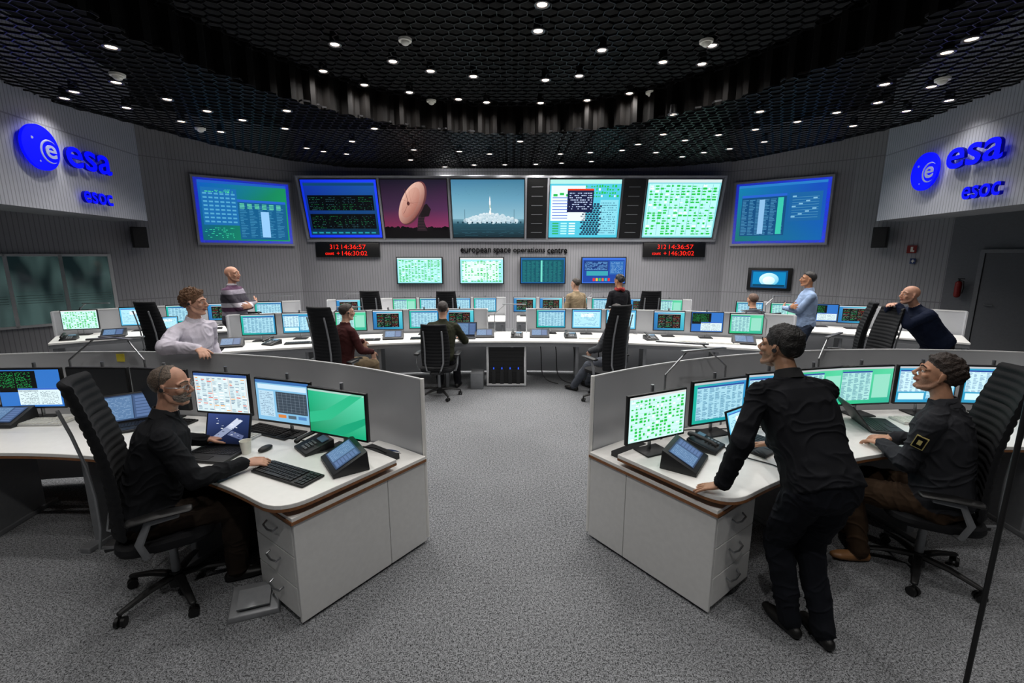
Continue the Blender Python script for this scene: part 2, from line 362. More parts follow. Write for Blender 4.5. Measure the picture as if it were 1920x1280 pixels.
def paint(kind,big=False):
    c=Cv(); k=1
    if kind=='off': c.rect(0,0,1,1,'08090b',0); return c
    if kind=='green':
        c.rect(0,0,1,1,['0a8a5a','18a878','5ad0a8','20b080'],0)
        c.poly([(0,.2),(.4,.35),(.9,.9),(1,1),(.8,1),(.3,.55),(0,.45)],'2cb484',1); c.poly([(.3,0),(.6,.25),(1,.5),(1,.35),(.7,.1),(.55,0)],'149c72',1); c.rect(0,.96,1,1,'a8c8c0',1)
    elif kind=='status':
        c.rect(0,0,1,1,'c8f0ec',0); c.rect(0,.95,1,1,'d8d8d8',1); c.blocks(.02,.03,.98,.93,95)
        for i in range(8): c.rect(.02,.1+i*.105,.98,.103+i*.105,'70b8b8',1)
    elif kind=='status2':
        c.rect(0,0,1,1,'a0e4ea',0); c.rect(0,.94,1,1,'e0e0e0',1); c.rect(.05,.1,.9,.85,'e0ffff',1); c.blocks(.03,.05,.97,.9,110,l=2)
        for i in range(5): c.rect(.08+i*.18,.1,.082+i*.18,.88,'4090a0',2)
    elif kind=='term':
        c.rect(0,0,1,1,['1a60a0','30a0c0','60d0d8','3080c0'],0); c.rect(0,.95,1,1,'c8ccd0',1); c.rect(.12,.1,.88,.88,'04080c',1); c.rect(.12,.84,.88,.88,'b0b4c0',2)
        for i in range(20):
            for a in (.15,.4,.64): c.words(a,.13+i*.034,a+.2,.013,random.choice(['30c070','c0c8c8','30c070','c05040']),2,.55)
    elif kind=='term2':
        c.rect(0,0,1,1,'3070c0',0); c.rect(.01,.4,.62,.97,'050708',1); c.rect(.3,.05,.97,.5,'d8ecf0',1); c.rect(.3,.46,.97,.5,'3060c0',2)
        for i in range(20):
            for a in (.03,.3): c.words(a,.52+i*.021,a+.24,.009,'28b058',2,.5)
        for i in range(14):
            for a in (.33,.65): c.words(a,.07+i*.026,a+.28,.010,'405868',2,.6)
    elif kind=='table':
        c.rect(0,0,1,1,['18a890','2090b0','3088c8','20b0a0'],0); c.rect(0,.95,1,1,'b8bcc0',1); c.table(.06,.08,.96,.9,'a4d4e4','3a7aa0',28,8)
    elif kind=='tabgreen':
        c.rect(0,0,1,1,['30c080','28a890','58d0a0','30b080'],0); c.rect(0,.95,1,1,'b8bcc0',1); c.table(.04,.1,.6,.9,'a8dcd8','3c7c96',28,5); c.rect(.64,.15,.95,.8,'90d8c0',1)
    elif kind=='tabwhite':
        c.rect(0,0,1,1,['3098c0','2a88b8','40a8d0','3098c0'],0); c.rect(0,.95,1,1,'b8bcc0',1); c.table(.02,.3,.5,.9,'c8eaf4','5080a8',24,5); c.table(.52,.1,.98,.86,'b0e0f0','4a88b4',28,4); c.rect(.04,.08,.48,.26,'d0f0f8',1)
    elif kind=='doc':
        c.rect(0,0,1,1,'58b8e0',0); c.rect(.04,.06,.96,.94,'b0e4f4',1); c.rect(.04,.9,.96,.94,'3868c0',2); c.rect(.3,.6,.75,.8,'e8f8fc',2)
        for i in range(12): c.words(.08,.12+i*.06,.9,.018,'5090b0',3,.35)
    elif kind=='orange':
        c.rect(0,0,1,1,'d4e6ea',0); c.rect(0,.93,1,1,'3a5a9a',1)
        for j in range(9):
            for i in range(22):
                if random.random()<.85: c.rect(.03+j*.107,.05+i*.039,.03+j*.107+random.uniform(.04,.085),.07+i*.039,random.choice(['8aa0b0','f0a040','e05030','b8ccd4','ffffff','a0b8c4','7890a0','90a8b8','7088a0']),1)
        for j in range(4): c.rect(.015+j*.32,.03,.019+j*.32,.92,'e07030',2)
    elif kind=='plot':
        c.rect(0,0,1,1,'7fb8dc',0); c.rect(0,.93,1,1,'3a6aa8',1); c.rect(.04,.78,.96,.9,'c8e0ee',1)
        c.rect(.38,.22,.96,.74,'3a4652',1); c.rect(.05,.1,.34,.74,'b4d4e6',1)
        for i in range(7): c.rect(.4,.27+i*.07,.94,.273+i*.07,'8898a8',2); c.rect(.42+i*.08,.25,.423+i*.08,.72,'8898a8',2)
        for i in range(14): c.words(.07,.13+i*.043,.32,.012,'305078',2,.7)
        for i in range(3): c.rect(.4+i*.19,.1,.55+i*.19,.18,['d08040','50606c','5080b8'][i],2)
    elif kind=='space':
        c.rect(0,0,1,1,['101830','0c1020','2a3a68','3a4a80'],0)
        c.poly([(.15,.2),(.3,.12),(.62,.5),(.5,.62)],'8a94b0',1); c.poly([(.45,.55),(.6,.48),(.85,.8),(.7,.88)],'c8d0e4',1); c.poly([(.5,.3),(.85,.15),(.9,.3),(.6,.45)],'5a6488',1)
        for i in range(24): x=random.uniform(.2,.8); y=random.uniform(.2,.85); c.rect(x,y,x+random.uniform(.02,.06),y+.02,random.choice(['e8ecf4','20283c','9aa4c0']),2)
    elif kind=='panel':
        c.rect(0,0,1,1,'30405c',0); c.rect(.03,.05,.6,.95,'5a7aa0',1); c.rect(.62,.05,.97,.95,'42587c',1)
        for i in range(16): c.words(.06,.09+i*.052,.56,.016,'88a4c4',2,.5)
        for i in range(7): c.rect(.66,.08+i*.123,.93,.17+i*.123,'58709a',2)
    elif kind=='L':
        c.rect(0,0,1,1,['1030e8','2444ff','1838ff','0c2ce0'],0); c.rect(.035,.04,.965,.965,['105c6a','1a9a54','188858','1058b8'],1); c.rect(.035,.925,.965,.965,'2058b8',2)
        c.rect(.06,.28,.42,.86,'1c68a8',2); c.rect(.42,.06,.95,.7,'155a88',3); c.rect(.42,.66,.95,.7,'2860c8',4)
        for i in range(8):
            for j in range(6): c.rect(.075+j*.057,.32+i*.062,.115+j*.057,.345+i*.062,'50a0c8',3)
        for i in range(3): c.words(.1+i*.1,.79+i*.02,.38,.012,'50e090',3,.6)
        for i in range(20):
            for j in range(5): c.rect(.435+j*.1,.1+i*.026,.435+j*.1+random.uniform(.03,.085),.109+i*.026,'3f88b0',4)
        c.rect(.66,.1,.75,.52,'90c4f0',5)
        for i in range(4):
            for j in range(6): c.rect(.44+j*.08,.56+i*.022,.49+j*.08,.572+i*.022,'60d0a0',4)
        for i in range(6): c.words(.06,.08+i*.03,.36,.008,'3ad0a0',3,.4)
    elif kind=='R':
        c.rect(0,0,1,1,['0c2cd8','2444ff','2444ff','1030e0'],0); c.rect(.035,.04,.965,.965,['18706a','1460a8','1848b8','1478a8'],1); c.rect(.035,.925,.965,.965,'2878c0',2)
        c.rect(.08,.13,.57,.8,'144c7c',2); c.rect(.08,.76,.57,.8,'2860c8',3); c.rect(.6,.35,.93,.8,'1c609c',2)
        for i in range(24):
            for j in range(6): c.rect(.09+j*.078,.15+i*.0245,.09+j*.078+random.uniform(.03,.07),.161+i*.0245,'4888b0',4)
        c.rect(.28,.16,.34,.72,'88b8e0',5); c.rect(.48,.15,.54,.74,'38c0a8',5)
        for i in range(9): c.rect(.63,.4+i*.04,.9,.405+i*.04,'5898b8',3); c.rect(.63+(i%4)*.07,.41+i*.04,.67+(i%4)*.07,.43+i*.04,'80b8d8',3)
    elif kind=='A':
        c.rect(0,0,1,1,['1030d8','2444ff','1c3cf8','0c2cd0'],0); c.rect(.03,.05,.97,.955,['062030','0a3038','1850a0','1030a0'],1)
        c.rect(.03,.9,.97,.94,'0c4068',2); c.rect(.06,.48,.94,.74,'02060a',2); c.rect(.06,.16,.94,.42,'02060a',2); c.rect(.03,.06,.97,.12,'0a3850',2)
        for i in range(8):
            for b0 in (.17,.49):
                for a in (.08,.3,.52,.74): c.words(a,b0+i*.029,a+.18,.009,random.choice(['186838','2a5058','206848']),3,.5)
        for i in range(10): c.rect(.05+i*.09,.075,.11+i*.09,.1,'2090a0',3)
    elif kind=='B':
        c.rect(0,.15,1,.5,['78284a','84305a','4c284c','3c2440'],0); c.rect(0,.5,1,1,['3c2440','4c284c','1a1628','141220'],0); c.rect(0,0,1,.17,'080608',1)
        rr=random.Random(5)
        for i in range(40): x=rr.random(); c.disc(x,.155+rr.uniform(-.01,.02),rr.uniform(.015,.04),'0a070a',2,n=10)
        c.poly([(.50,.12),(.66,.12),(.62,.3),(.66,.48),(.57,.52),(.53,.34)],'241a20',3); c.poly([(.55,.5),(.68,.6),(.74,.5),(.70,.38),(.58,.36)],'181014',4)
        for i in range(5): c.rect(.52,.16+i*.05,.63,.163+i*.05,'5a3a44',4)
        c.disc(.47,.6,.17,'7a4444',5,ry=.40,rot=-.42,n=40,c2='4a2a30'); c.disc(.45,.605,.16,'e0b4a4',6,ry=.385,rot=-.42,n=40,c2='7c443e')
        c.disc(.435,.615,.11,'d0a090',7,ry=.28,rot=-.42,n=40,c2='a0665a')
        for q in range(10):
            a=q*math.pi/5; x2=.45+.155*math.cos(a)*.91+.375*math.sin(a)*.41; y2=.605-.155*math.cos(a)*.41+.375*math.sin(a)*.91; c.poly([(.44,.61),(.443,.614),(x2+.002,y2+.003),(x2,y2)],'a86a5c',8)
        for e in ((.31,.42),(.36,.85),(.6,.62)): c.poly([(.40,.60),(.406,.606),(e[0]+.006,e[1]),e],'5a2c2c',9)
        c.disc(.40,.6,.022,'4a2426',10,ry=.035)
    elif kind=='Cc':
        c.rect(0,.3,1,.65,['8cb8c8','8cb8c8','649ab4','68a0b8'],0); c.rect(0,.65,1,1,['68a0b8','649ab4','3c7490','40789a'],0)
        c.rect(0,.24,1,.33,['2a5464','2a5464','6c98a8','6c98a8'],1); c.rect(0,.0,1,.25,['10222a','10222a','26505f','26505f'],1)
        rr=random.Random(3)
        for i in range(12): c.words(0,.02+i*.018,1,.004,rr.choice(['1c3c48','336070']),2,.5,rr)
        for cx_,cy_,r_ in ((.3,.31,.07),(.4,.33,.08),(.5,.34,.09),(.6,.33,.08),(.7,.32,.075),(.8,.30,.06),(.2,.3,.05),(.88,.295,.045)):
            c.disc(cx_,cy_,r_,'ccdce4',3,ry=r_*.9,n=24,c2='86a8b8',ga=1.6)
        for i in range(240):
            x=rr.triangular(.14,.92,.53); r=rr.uniform(.012,.03); top=.15*max(0,1-((x-.53)/.42)**2); y=.27+rr.random()*top
            c.disc(x,y,r,rr.choice(['d4e2e8','dce8ee','c8dae2']),4+i%4,ry=r*1.2,n=12,c2=rr.choice(['98b8c6','a4c0cc','b0c8d2']),ga=1.8)
        for i in range(20): x=.527+rr.gauss(0,.004); c.disc(x,.42+i*.0055,.012-.0003*i,'f8fafa',8,ry=.014,n=10,c2='e0e0d8')
        c.rect(.523,.52,.531,.575,'ffeeb0',9); c.poly([(.520,.57),(.534,.57),(.534,.68),(.527,.73),(.520,.68)],'f4f4f4',10); c.rect(.515,.58,.5195,.64,'c8d0d8',10); c.rect(.5345,.58,.539,.64,'c8d0d8',10)
        for i in range(14): x=.06+i*.068; c.rect(x,.255,x+rr.uniform(.008,.03),.265+rr.uniform(.01,.03),'1a3a48',9)
        for xx in (.17,.86): c.rect(xx,.27,xx+.006,.5,'42687a',9)
        for i in range(25): x=rr.random(); y=rr.uniform(.7,.98); c.rect(x,y,x+.006,y+.005,'3a6880',2)
    elif kind=='Dd':
        c.rect(0,0,1,1,'50c4dc',0); c.rect(0,.93,1,1,'b0e8e0',1); c.rect(.02,.35,.5,.9,'e4fcfc',1); c.blocks(.5,.7,.98,.92,34,l=2)
        c.rect(.02,.3,.52,.66,'e8f8ff',3); c.rect(.25,.45,.62,.85,'101840',4); c.rect(.25,.82,.62,.85,'e04020',5)
        for i in range(8): c.rect(.04,.34+i*.05,.26,.352+i*.05,'3a60d0',5); c.words(.28,.5+i*.038,.6,.016,'c0d0f0',5,.6)
        for i in range(16):
            x0=.45+(i%3)*.02
            for j in range(6): c.rect(x0+j*.045,.05+i*.035,x0+j*.045+.035,.078+i*.035,'182848',3)
        c.rect(.72,.05,.98,.66,'88d8e8',2)
        for i in range(14): c.words(.74,.08+i*.04,.96,.014,'2a6a88',3,.7)
        for i in range(5):
            for j in range(3): c.rect(.05+j*.12,.06+i*.045,.14+j*.12,.085+i*.045,['2fb060','b0f0f0','e0f8f8'][j],3)
        for i in range(5): c.rect(.05+i*.09,.72+.02*(i%2),.11+i*.09,.76+.02*(i%2),'20b850',3)
    elif kind=='E':
        c.rect(0,0,1,1,'80d0d8',0); c.rect(.02,.03,.98,.93,'b4f0ee',1); c.rect(0,.95,1,1,'d0e0e0',1)
        c.blocks(.03,.05,.97,.92,150,l=2,line='3a9aa8')
        for i in range(7): c.rect(.05+i*.14,.05,.054+i*.14,.92,'50a8b0',2)
    elif kind=='S3':
        c.rect(0,0,1,1,'1a60a0',0); c.rect(.02,.03,.98,.93,'0c5060',1)
        for i in range(26):
            for j in range(9): c.rect(.04+j*.1,.06+i*.032,.04+j*.1+random.uniform(.04,.09),.070+i*.032,'2a8c88',2)
        c.rect(.45,.05,.49,.9,'70d8c8',3)
    elif kind=='S4':
        c.rect(0,0,1,1,'3a70d8',0); c.rect(.02,.03,.98,.92,'1c449c',1); c.rect(.04,.5,.6,.88,'183878',2); c.rect(.64,.35,.96,.88,'2c68b0',2); c.rect(.1,.3,.6,.48,'38a0b0',2)
        for i in range(10): c.words(.06,.53+i*.033,.58,.012,'78b8f0',3,.7); c.words(.66,.4+i*.045,.94,.014,'90c0e0',3,.6)
        for i,cc in enumerate(['e03030','e0c030','30c050','e07030','30b0c0','e03030']): c.rect(.25+i*.07,.08,.3+i*.07,.2,cc,3)
    elif kind=='TV':
        c.rect(0,0,1,1,'0a4a78',0); c.rect(.05,.08,.95,.92,'0880b8',1); c.disc(.5,.48,.27,'d0f4fc',2,ry=.38,n=24,c2='60c4e4'); c.disc(.5,.42,.17,'f4ffff',3,ry=.24,n=24,c2='c0ecf8'); c.rect(.06,.08,.94,.2,'04405c',4)
    return c
CACHE={}
def scr(kind,w,h,eps=.0006):
    k=(kind,round(w,3),round(h,3))
    if k not in CACHE: CACHE[k]=paint(kind).mesh(w,h,'screen',eps)
    return CACHE[k]
# ---------------------------------------------------------------- video wall
AL=math.atan2(.4,1.54); SL=1.591
def onwall(X,s):
    return (X,13.0-.4*s,2.53+1.54*s)
m=MB(); m.add([(-5.69,13.04,2.46),(-5.69,12.6,4.1),(-5.69,13.04,4.1),(5.65,13.04,2.46),(5.65,12.6,4.1),(5.65,13.04,4.1),(-5.69,13.0,2.46),(5.65,13.0,2.46)],
 [(0,6,1,2),(3,5,4,7),(6,7,4,1),(1,4,5,2),(0,3,7,6)])
r=root('video_wall_cabinet','long light grey slanted cabinet carrying the row of large displays','video wall',(0,0,0))
obj('housing',m.mesh('housing',[mt_satin],False),r)
m=MB(); R=Matrix.Rotation(AL,3,'X')
for s,h in ((-.035,.05),(1.03,.05)): m.box(V(onwall(-.02,s))+V((0,-.02,0)),(11.4,.06,h),0,R)
for X in (-5.69,-3.555,-1.69,.375,.97,5.65): m.box(V(onwall(X,.5))+V((0,-.03,0)),(.05,.05,1.64),0,R)
obj('frame',m.mesh('frame',[M('frame_grey','9a9ca2',.5)],False),r)
for k,x0,x1,lab in (('A',-5.64,-3.6,'large display with blue border and dark data tables'),('B',-3.52,-1.73,'large display showing a dish antenna at dusk'),('Cc',-1.64,.34,'large display showing a rocket launch with smoke'),
                ('Dd',1.0,2.93,'large display with cyan windows and text lists'),('E',3.6,5.58,'large display with green block status diagrams')):
    rr=root('wall_display',lab,'display screen',V(onwall((x0+x1)/2,.5))+V((0,-.03,0)),0,'video wall displays',AL)
    obj('housing',bx((0,.012,0),(x1-x0,.02,1.56),mt_black,'housing'),rr)
    obj('screen',scr(k,x1-x0-.03,1.53,.0015),rr)
for x0,x1 in ((.4,.95),(2.98,3.56)):
    m=MB(); m.box((0,0,0),(x1-x0,.02,1.56),0)
    for i in range(6): m.box((0,-.012,-.62+i*.24),(.3,.008,.015),1)
    o=obj('blank_rack_panel',m.mesh('panel',[mt_black,mt_satin],False),None,V(onwall((x0+x1)/2,.5))+V((0,-.03,0)),0,0,AL); meta(o,'dark blank panel with small horizontal slots between displays','panel','blank panels')
for k,p0,p1,lab in (('L',(-7.81,11.62),(-6.1,12.9),'blue bordered wall display with green desktop windows'),('R',(6.12,12.9),(7.83,11.62),'blue bordered wall display with highlighted table columns')):
    c=((p0[0]+p1[0])/2,(p0[1]+p1[1])/2); w=math.dist(p0,p1); a=math.atan2(p1[1]-p0[1],p1[0]-p0[0]); nx,ny=math.sin(a),-math.cos(a)
    rr=root('wall_display',lab,'display screen',(c[0]+nx*.04,c[1]+ny*.04,3.17),a,'side displays')
    obj('housing',bx((0,.03,0),(w+.1,.06,1.68),M('frame_pale','a8aab2',.5),'housing'),rr)
    obj('screen',scr(k,w,1.57,.0015),rr)
def text(s,w,h,ext,mat,name='lettering',off=0,mat2=None):
    cu=D.curves.new('txt','FONT'); cu.body=s; cu.size=1; cu.extrude=ext; cu.offset=off; cu.align_x='CENTER'; cu.resolution_u=4
    o=link(D.objects.new('txt',cu)); C.view_layer.update()
    me=D.meshes.new_from_object(o.evaluated_get(C.evaluated_depsgraph_get())); D.objects.remove(o)
    xs=[v.co.x for v in me.vertices]; ys=[v.co.y for v in me.vertices]
    cx,cy=(min(xs)+max(xs))/2,(min(ys)+max(ys))/2; sx=w/(max(xs)-min(xs)); sy=h/(max(ys)-min(ys))
    for v in me.vertices: v.co.x=(v.co.x-cx)*sx; v.co.y=(v.co.y-cy)*sy
    me.materials.clear(); me.materials.append(mat)
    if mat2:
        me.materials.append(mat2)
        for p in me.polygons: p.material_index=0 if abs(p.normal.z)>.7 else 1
    me.name=name; return me
def place(o,pos,X,Z=V((0,0,1))):
    X=V(X).normalized(); N=X.cross(Z); o.matrix_world=Matrix(((X.x,Z.x,N.x,pos[0]),(X.y,Z.y,N.y,pos[1]),(X.z,Z.z,N.z,pos[2]),(0,0,0,1)))
for x0,x1 in ((-5.5,-3.72),(3.68,5.42)):
    r=root('led_clock','black digital clock panel with red numerals','digital clock',((x0+x1)/2,12.99,2.22),0,'led clocks')
    obj('housing',bevmesh(bx((0,0,0),(x1-x0,.08,.4),mt_black),.01),r)
    for s,w,h,x,z in (('312',.24,.12,-.36,.085),('14:36:57',.68,.12,.18,.085),('count',.24,.07,-.5,-.1),('+',.08,.08,-.26,-.09),('146:30:02',.7,.12,.2,-.09)):
        o=obj('numerals',text(s,w,h,.001,mt_led,'numerals',-.006),r); o.location=(x,-.045,z); o.rotation_euler=(rad(90),0,0)
r=root('wall_lettering','dark raised lettering reading european space operations centre','lettering',(-.01,13.02,2.20))
xx=-1.44
for s,w,h,dz in (('european',.86,.18,-.022),('space',.49,.175,-.022),('operations',.90,.18,0),('centre',.56,.15,0)):
    o=obj('word',text(s,w,h,.012,mt_letter,'word',.008),r); o.location=(xx+w/2,0,dz); o.rotation_euler=(rad(90),0,0); xx+=w+.065
for k,x0,x1 in (('E',-3.26,-1.95),('status2',-1.485,-.225),('S3',.225,1.515),('S4',1.95,3.22)):
    r=root('wall_monitor','black framed flat wall monitor showing status data','monitor',((x0+x1)/2,12.93,1.65),0,'lower wall monitors')
    obj('housing',bevmesh(bx((0,.036,0),(x1-x0,.07,.76),mt_black),.01),r); obj('screen',scr(k,x1-x0-.06,.70,.001),r)
r=root('wall_television','black framed television mounted on slatted wall','television',(6.9,12.28,1.44),rad(-37),None)
obj('housing',bevmesh(bx((0,.045,0),(1.05,.08,.6),mt_black),.012),r); obj('screen',scr('TV',.86,.46,.001),r)
# emblem
def emblem(pos,X,q):
    r=root('agency_emblem','round blue illuminated emblem disc with letter e','emblem',(0,0,0)); place(r,pos,X)
    m=MB(); m.cyl((0,0,0),(0,0,.04),q,q,64); obj('disc',m.mesh('disc',[mt_blue]),r)
    m=MB(); cx,cy=q*.45,-q*.1
    k=29; m.tube([(cx+q*.5*math.cos(a),cy+q*.5*math.sin(a),.043) for a in [rad(50)+rad(250)*i/(k-1) for i in range(k)]],[(q*(.012+.05*math.sin(math.pi*i/(k-1))),.005) for i in range(k)],8,side=(1,0,0)); obj('swoosh',m.mesh('swoosh',[mt_teal]),r)
    o=obj('letter',text('e',q*.62,q*.6,.006,mt_teal,'letter',.015),r); o.location=(cx,cy,.05)
    m=MB(); m.cyl((-q*.45,q*.35,.041),(-q*.45,q*.35,.046),q*.06,q*.06,16); obj('dot',m.mesh('dot',[mt_teal]),r)
    m=MB(); m.cyl((-q*.2,-q*.62,.041),(-q*.2,-q*.62,.046),q*.04,q*.04,16); obj('dot',m.mesh('dot',[mt_teal]),r)
for sg in (-1,1):
    X=(-.137,.99,0) if sg<0 else (-.137,-.99,0)
    nrm=V(X).cross(V((0,0,1)))
    if sg<0: E,T1,T2,r1,w1=(-7.08,7.12,3.63),(-7.19,8.02,3.61),(-7.21,8.1,3.02),.32,.98
    else: E,T1,T2,r1,w1=(7.22,8.22,3.48),(7.08,7.24,3.57),(7.05,7.0,3.0),.31,1.02
    emblem(V(E)+nrm*.07,X,r1)
    for s,p,w,h,l in (('esa',T1,w1,.32,'large blue illuminated letters reading esa on slatted panel'),('esoc',T2,.66,.19,'small blue illuminated letters reading esoc on slatted panel')):
        o=obj('wall_sign',text(s,w,h,.025,mt_blue,'sign',.014,mt_blue2)); place(o,V(p)+nrm*.09,X); meta(o,l,'sign')
# side wall fixtures
def onleft(X,off=0,z=0): return V((X,11.38+1.22*(X+8.2),z))+V((.773,-.634,0))*off
def onright(X,off=0,z=0): return V((X,11.38-1.22*(X-8.2),z))+V((-.773,-.634,0))*off
m=MB(); m.box((0,0,0),(.28,.24,.46)); m.box((0,-.13,0),(.24,.01,.42),1); m.box((0,.16,0),(.06,.1,.1),1)
me_spk=m.mesh('speaker',[mt_black,mt_dark],False)
for p,a in ((onleft(-8.7,.24,2.47),rad(45)),(onright(8.65,.24,2.47),rad(-45))):
    o=obj('wall_speaker',me_spk,None,p,a,.01); meta(o,'black box loudspeaker on bracket on slatted wall','speaker','wall speakers')
aw=math.atan2(1.22,1)
for i in range(4):
    X=-9.05-i*.5; p=onleft(X-.25,.03,1.35); L_=.5*1.577
    r=link(D.objects.new('window_%d'%(i+1),None)); r.location=p; r.rotation_euler=(0,0,aw); r['kind']='structure'; r.empty_display_size=.1
    m=MB()
    for z in (-.72,.72): m.box((0,0,z),(L_,.08,.05))
    for x in (-L_/2,L_/2): m.box((x,0,0),(.06,.08,1.5))
    obj('frame',m.mesh('frame',[mt_rail],False),r)
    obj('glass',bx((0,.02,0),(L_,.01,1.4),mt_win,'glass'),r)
    m=MB()
    for j in range(4): m.box((0,.0,-.25+j*.05),(L_*.85,.004,.008))
    obj('manifestation_stripe',m.mesh('stripe',[mt_frost],False),r)
dr=link(D.objects.new('door_1',None)); pr=onright(10.15,.03,1.06); dr.location=pr; dr.rotation_euler=(0,0,-aw); dr['kind']='structure'
obj('leaf',bx((0,0,0),(1.25,.05,2.1),mt_door,'leaf'),dr)
m=MB()
for x in (-.68,.68): m.box((x,0,.02),(.07,.08,2.16))
m.box((0,0,1.09),(1.42,.08,.07)); obj('frame',m.mesh('frame',[mt_satin],False),dr)
m=MB(); m.tube([(-.52,-.03,0),(-.52,-.08,0),(-.40,-.08,0)],.012,8); obj('handle',m.mesh('handle',[mt_alu]),dr)
p=onright(9.55,.12,1.38); r=root('fire_extinguisher','red wall mounted fire extinguisher with black hose','fire extinguisher',p,-aw)
m=MB(); m.tube([(0,0,-.14),(0,0,.10)],.058,16); obj('bottle',m.mesh('bottle',[mt_red]),r)
m=MB(); m.cyl((0,0,.13),(0,0,.19),.02,.016,12); m.box((.03,0,.2),(.11,.03,.02)); m.tube([(.0,0,.17),(.07,-.02,.15),(.085,-.02,0),(.07,-.02,-.1)],.01,8); obj('valve',m.mesh('valve',[mt_black]),r)
p=onright(9.0,.03,2.2); r=root('wall_sign','small red fire safety pictogram sign','sign',p,-aw)
obj('plate',bx((0,0,0),(.17,.01,.17),mt_red,'plate'),r)
m=MB(); m.box((0,-.008,0),(.04,.005,.11)); m.box((.03,-.008,-.04),(.03,.005,.04)); obj('pictogram',m.mesh('pictogram',[mt_cup],False),r)
p=onright(9.03,.03,1.94); r=root('wall_sign','small blue square pictogram sign','sign',p,-aw)
obj('plate',bx((0,0,0),(.1,.01,.12),M('sign_blue','1c3468',.5),'plate'),r)
m=MB(); m.box((0,-.008,0),(.02,.005,.07)); m.box((0,-.008,0),(.06,.005,.02)); obj('pictogram',m.mesh('pictogram',[mt_cup],False),r)
# ---------------------------------------------------------------- desks
def console(name,c,sg,dR,a0,a1):
    def P(r,a): return V((c[0]+sg*r*math.cos(rad(a)),c[1]+r*math.sin(rad(a)),0))
    r=root(name,'curved white control desk with wood edge and open underside','desk',(0,0,0),0,'front control desks')
    r0,r1=3.64+dR,4.42+dR; n=50
    outer=[P(r1,a0+(a1-a0)*i/n) for i in range(n+1)]; inner=[P(r0,a0+(a1-a0)*i/n) for i in range(n+1)]
    e=(P(r1,a0)-P(r0,a0)).normalized(); t=(P(r0,a0+2)-P(r0,a0)).normalized(); pc=P(r0,a0)-t*.03
    A=pc+t*.2; B=pc+e*.2; fil=[A*(1-u)**2+pc*2*u*(1-u)+B*u*u for u in [i/8 for i in range(9)]]
    inner=[p for p in inner if (p-pc).length>.2 ][::-1]
    poly=outer+inner+fil+[P(r1,a0)-t*.03]
    m=MB(); m.prism(poly,.724,.75); obj('worktop',m.mesh('worktop',[mt_white],False),r,bev=.004)
    m=MB(); m.prism(poly,.708,.7235); obj('edge_band',m.mesh('edge_band',[mt_wood],False),r)
    m=MB(); m.arc(c,4.425+dR,4.68+dR,a0,a1,.63,.645,0,50,sg); obj('rear_ledge',m.mesh('ledge',[mt_white],False),r)
    m=MB(); m.arc(c,4.425+dR,4.68+dR,a0-.05,a1,.612,.63,0,50,sg); obj('ledge_band',m.mesh('band',[mt_wood],False),r)
    for a in (a0+17,a0+30,a0+43,a0+56):
        m=MB(); p=P(4.0+dR,a); ang=math.atan2(p.y-c[1],p.x-c[0]); RR=Matrix.Rotation(ang,3,'Z')
        m.box(V((p.x,p.y,.37)),(.5,.06,.68),0,RR); m.box(V((p.x,p.y,.02)),(.7,.08,.04),0,RR)
        obj('leg',m.mesh('leg',[mt_satin],False),r,bev=.008)
    rp=root('desk_partition','curved grey metal privacy screen along desk rear','partition',(0,0,0),0,'desk partitions')
    m=MB(); m.arc(c,4.690+dR,4.704+dR,a0+.3,a1,.05,1.215,0,60,sg); obj('panel',m.mesh('panel',[mt_part]),rp)
    m=MB(); m.arc(c,4.688+dR,4.706+dR,a0+.3,a1,1.215,1.225,0,60,sg); obj('top_rail',m.mesh('rail',[mt_rail]),rp)
    m=MB(); p=P(4.7+dR,a0+.1); m.cyl((p.x,p.y,.03),(p.x,p.y,1.225),.014,.014,12); obj('end_post',m.mesh('post',[mt_white]),rp)
    e=V((sg*math.cos(rad(a0)),math.sin(rad(a0)),0)); tt=V((-sg*math.sin(rad(a0)),math.cos(rad(a0)),0))
    ctr=V((c[0],c[1],0))+e*(4.2+dR)+tt*.23; rz=math.atan2(e.y,e.x); ts=1 if e.cross(tt).z>0 else -1
    rd=root('drawer_pedestal','light grey office pedestal with three drawers under desk end','cabinet',ctr,rz,'drawer pedestals')
    m=MB(); m.box((.01,0,.325),(.92,.44,.57)); obj('body',m.mesh('body',[mt_grey],False),rd,bev=.003)
    for cx_,w_ in ((-.16,.625),(.315,.315)): obj('side_panel',bx((cx_,-ts*.232,.325),(w_,.02,.61),mt_grey,'side'),rd,bev=.003)
    m=MB(); m.box((0,0,.66),(.96,.50,.02)); obj('top_panel',m.mesh('top',[mt_white],False),rd)
    m=MB(); m.box((0,0,.64),(.97,.505,.018)); obj('edge_band',m.mesh('band',[mt_wood],False),rd)
    m=MB(); m.box((.05,.02,.687),(.6,.3,.035)); obj('spacer',m.mesh('spacer',[mt_dark],False),rd)
    for i in range(3):
        d=obj('drawer',bx((0,0,0),(.02,.43,.185),mt_grey,'drawer'),rd,(-.462,0,.135+i*.19),0,.004)
        m=MB(); m.tube([(-.012,-.06,.0),(-.035,-.055,-.012),(-.04,0,-.02),(-.035,.055,-.012),(-.012,.06,.0)],.006,8); obj('handle',m.mesh('handle',[mt_alu]),d,(0,0,.03))
    for x in (-.4,.4):
        for y in (-.18,.18): m=MB(); m.cyl((x,y,0),(x,y,.05),.018,.018,10); obj('foot',m.mesh('foot',[mt_black]),rd)
    return P
PL=console('control_desk',(-3.4,-.78),1,0,53.6,125)
PR=console('control_desk',(3.40,-.72),-1,.04,53.2,120)
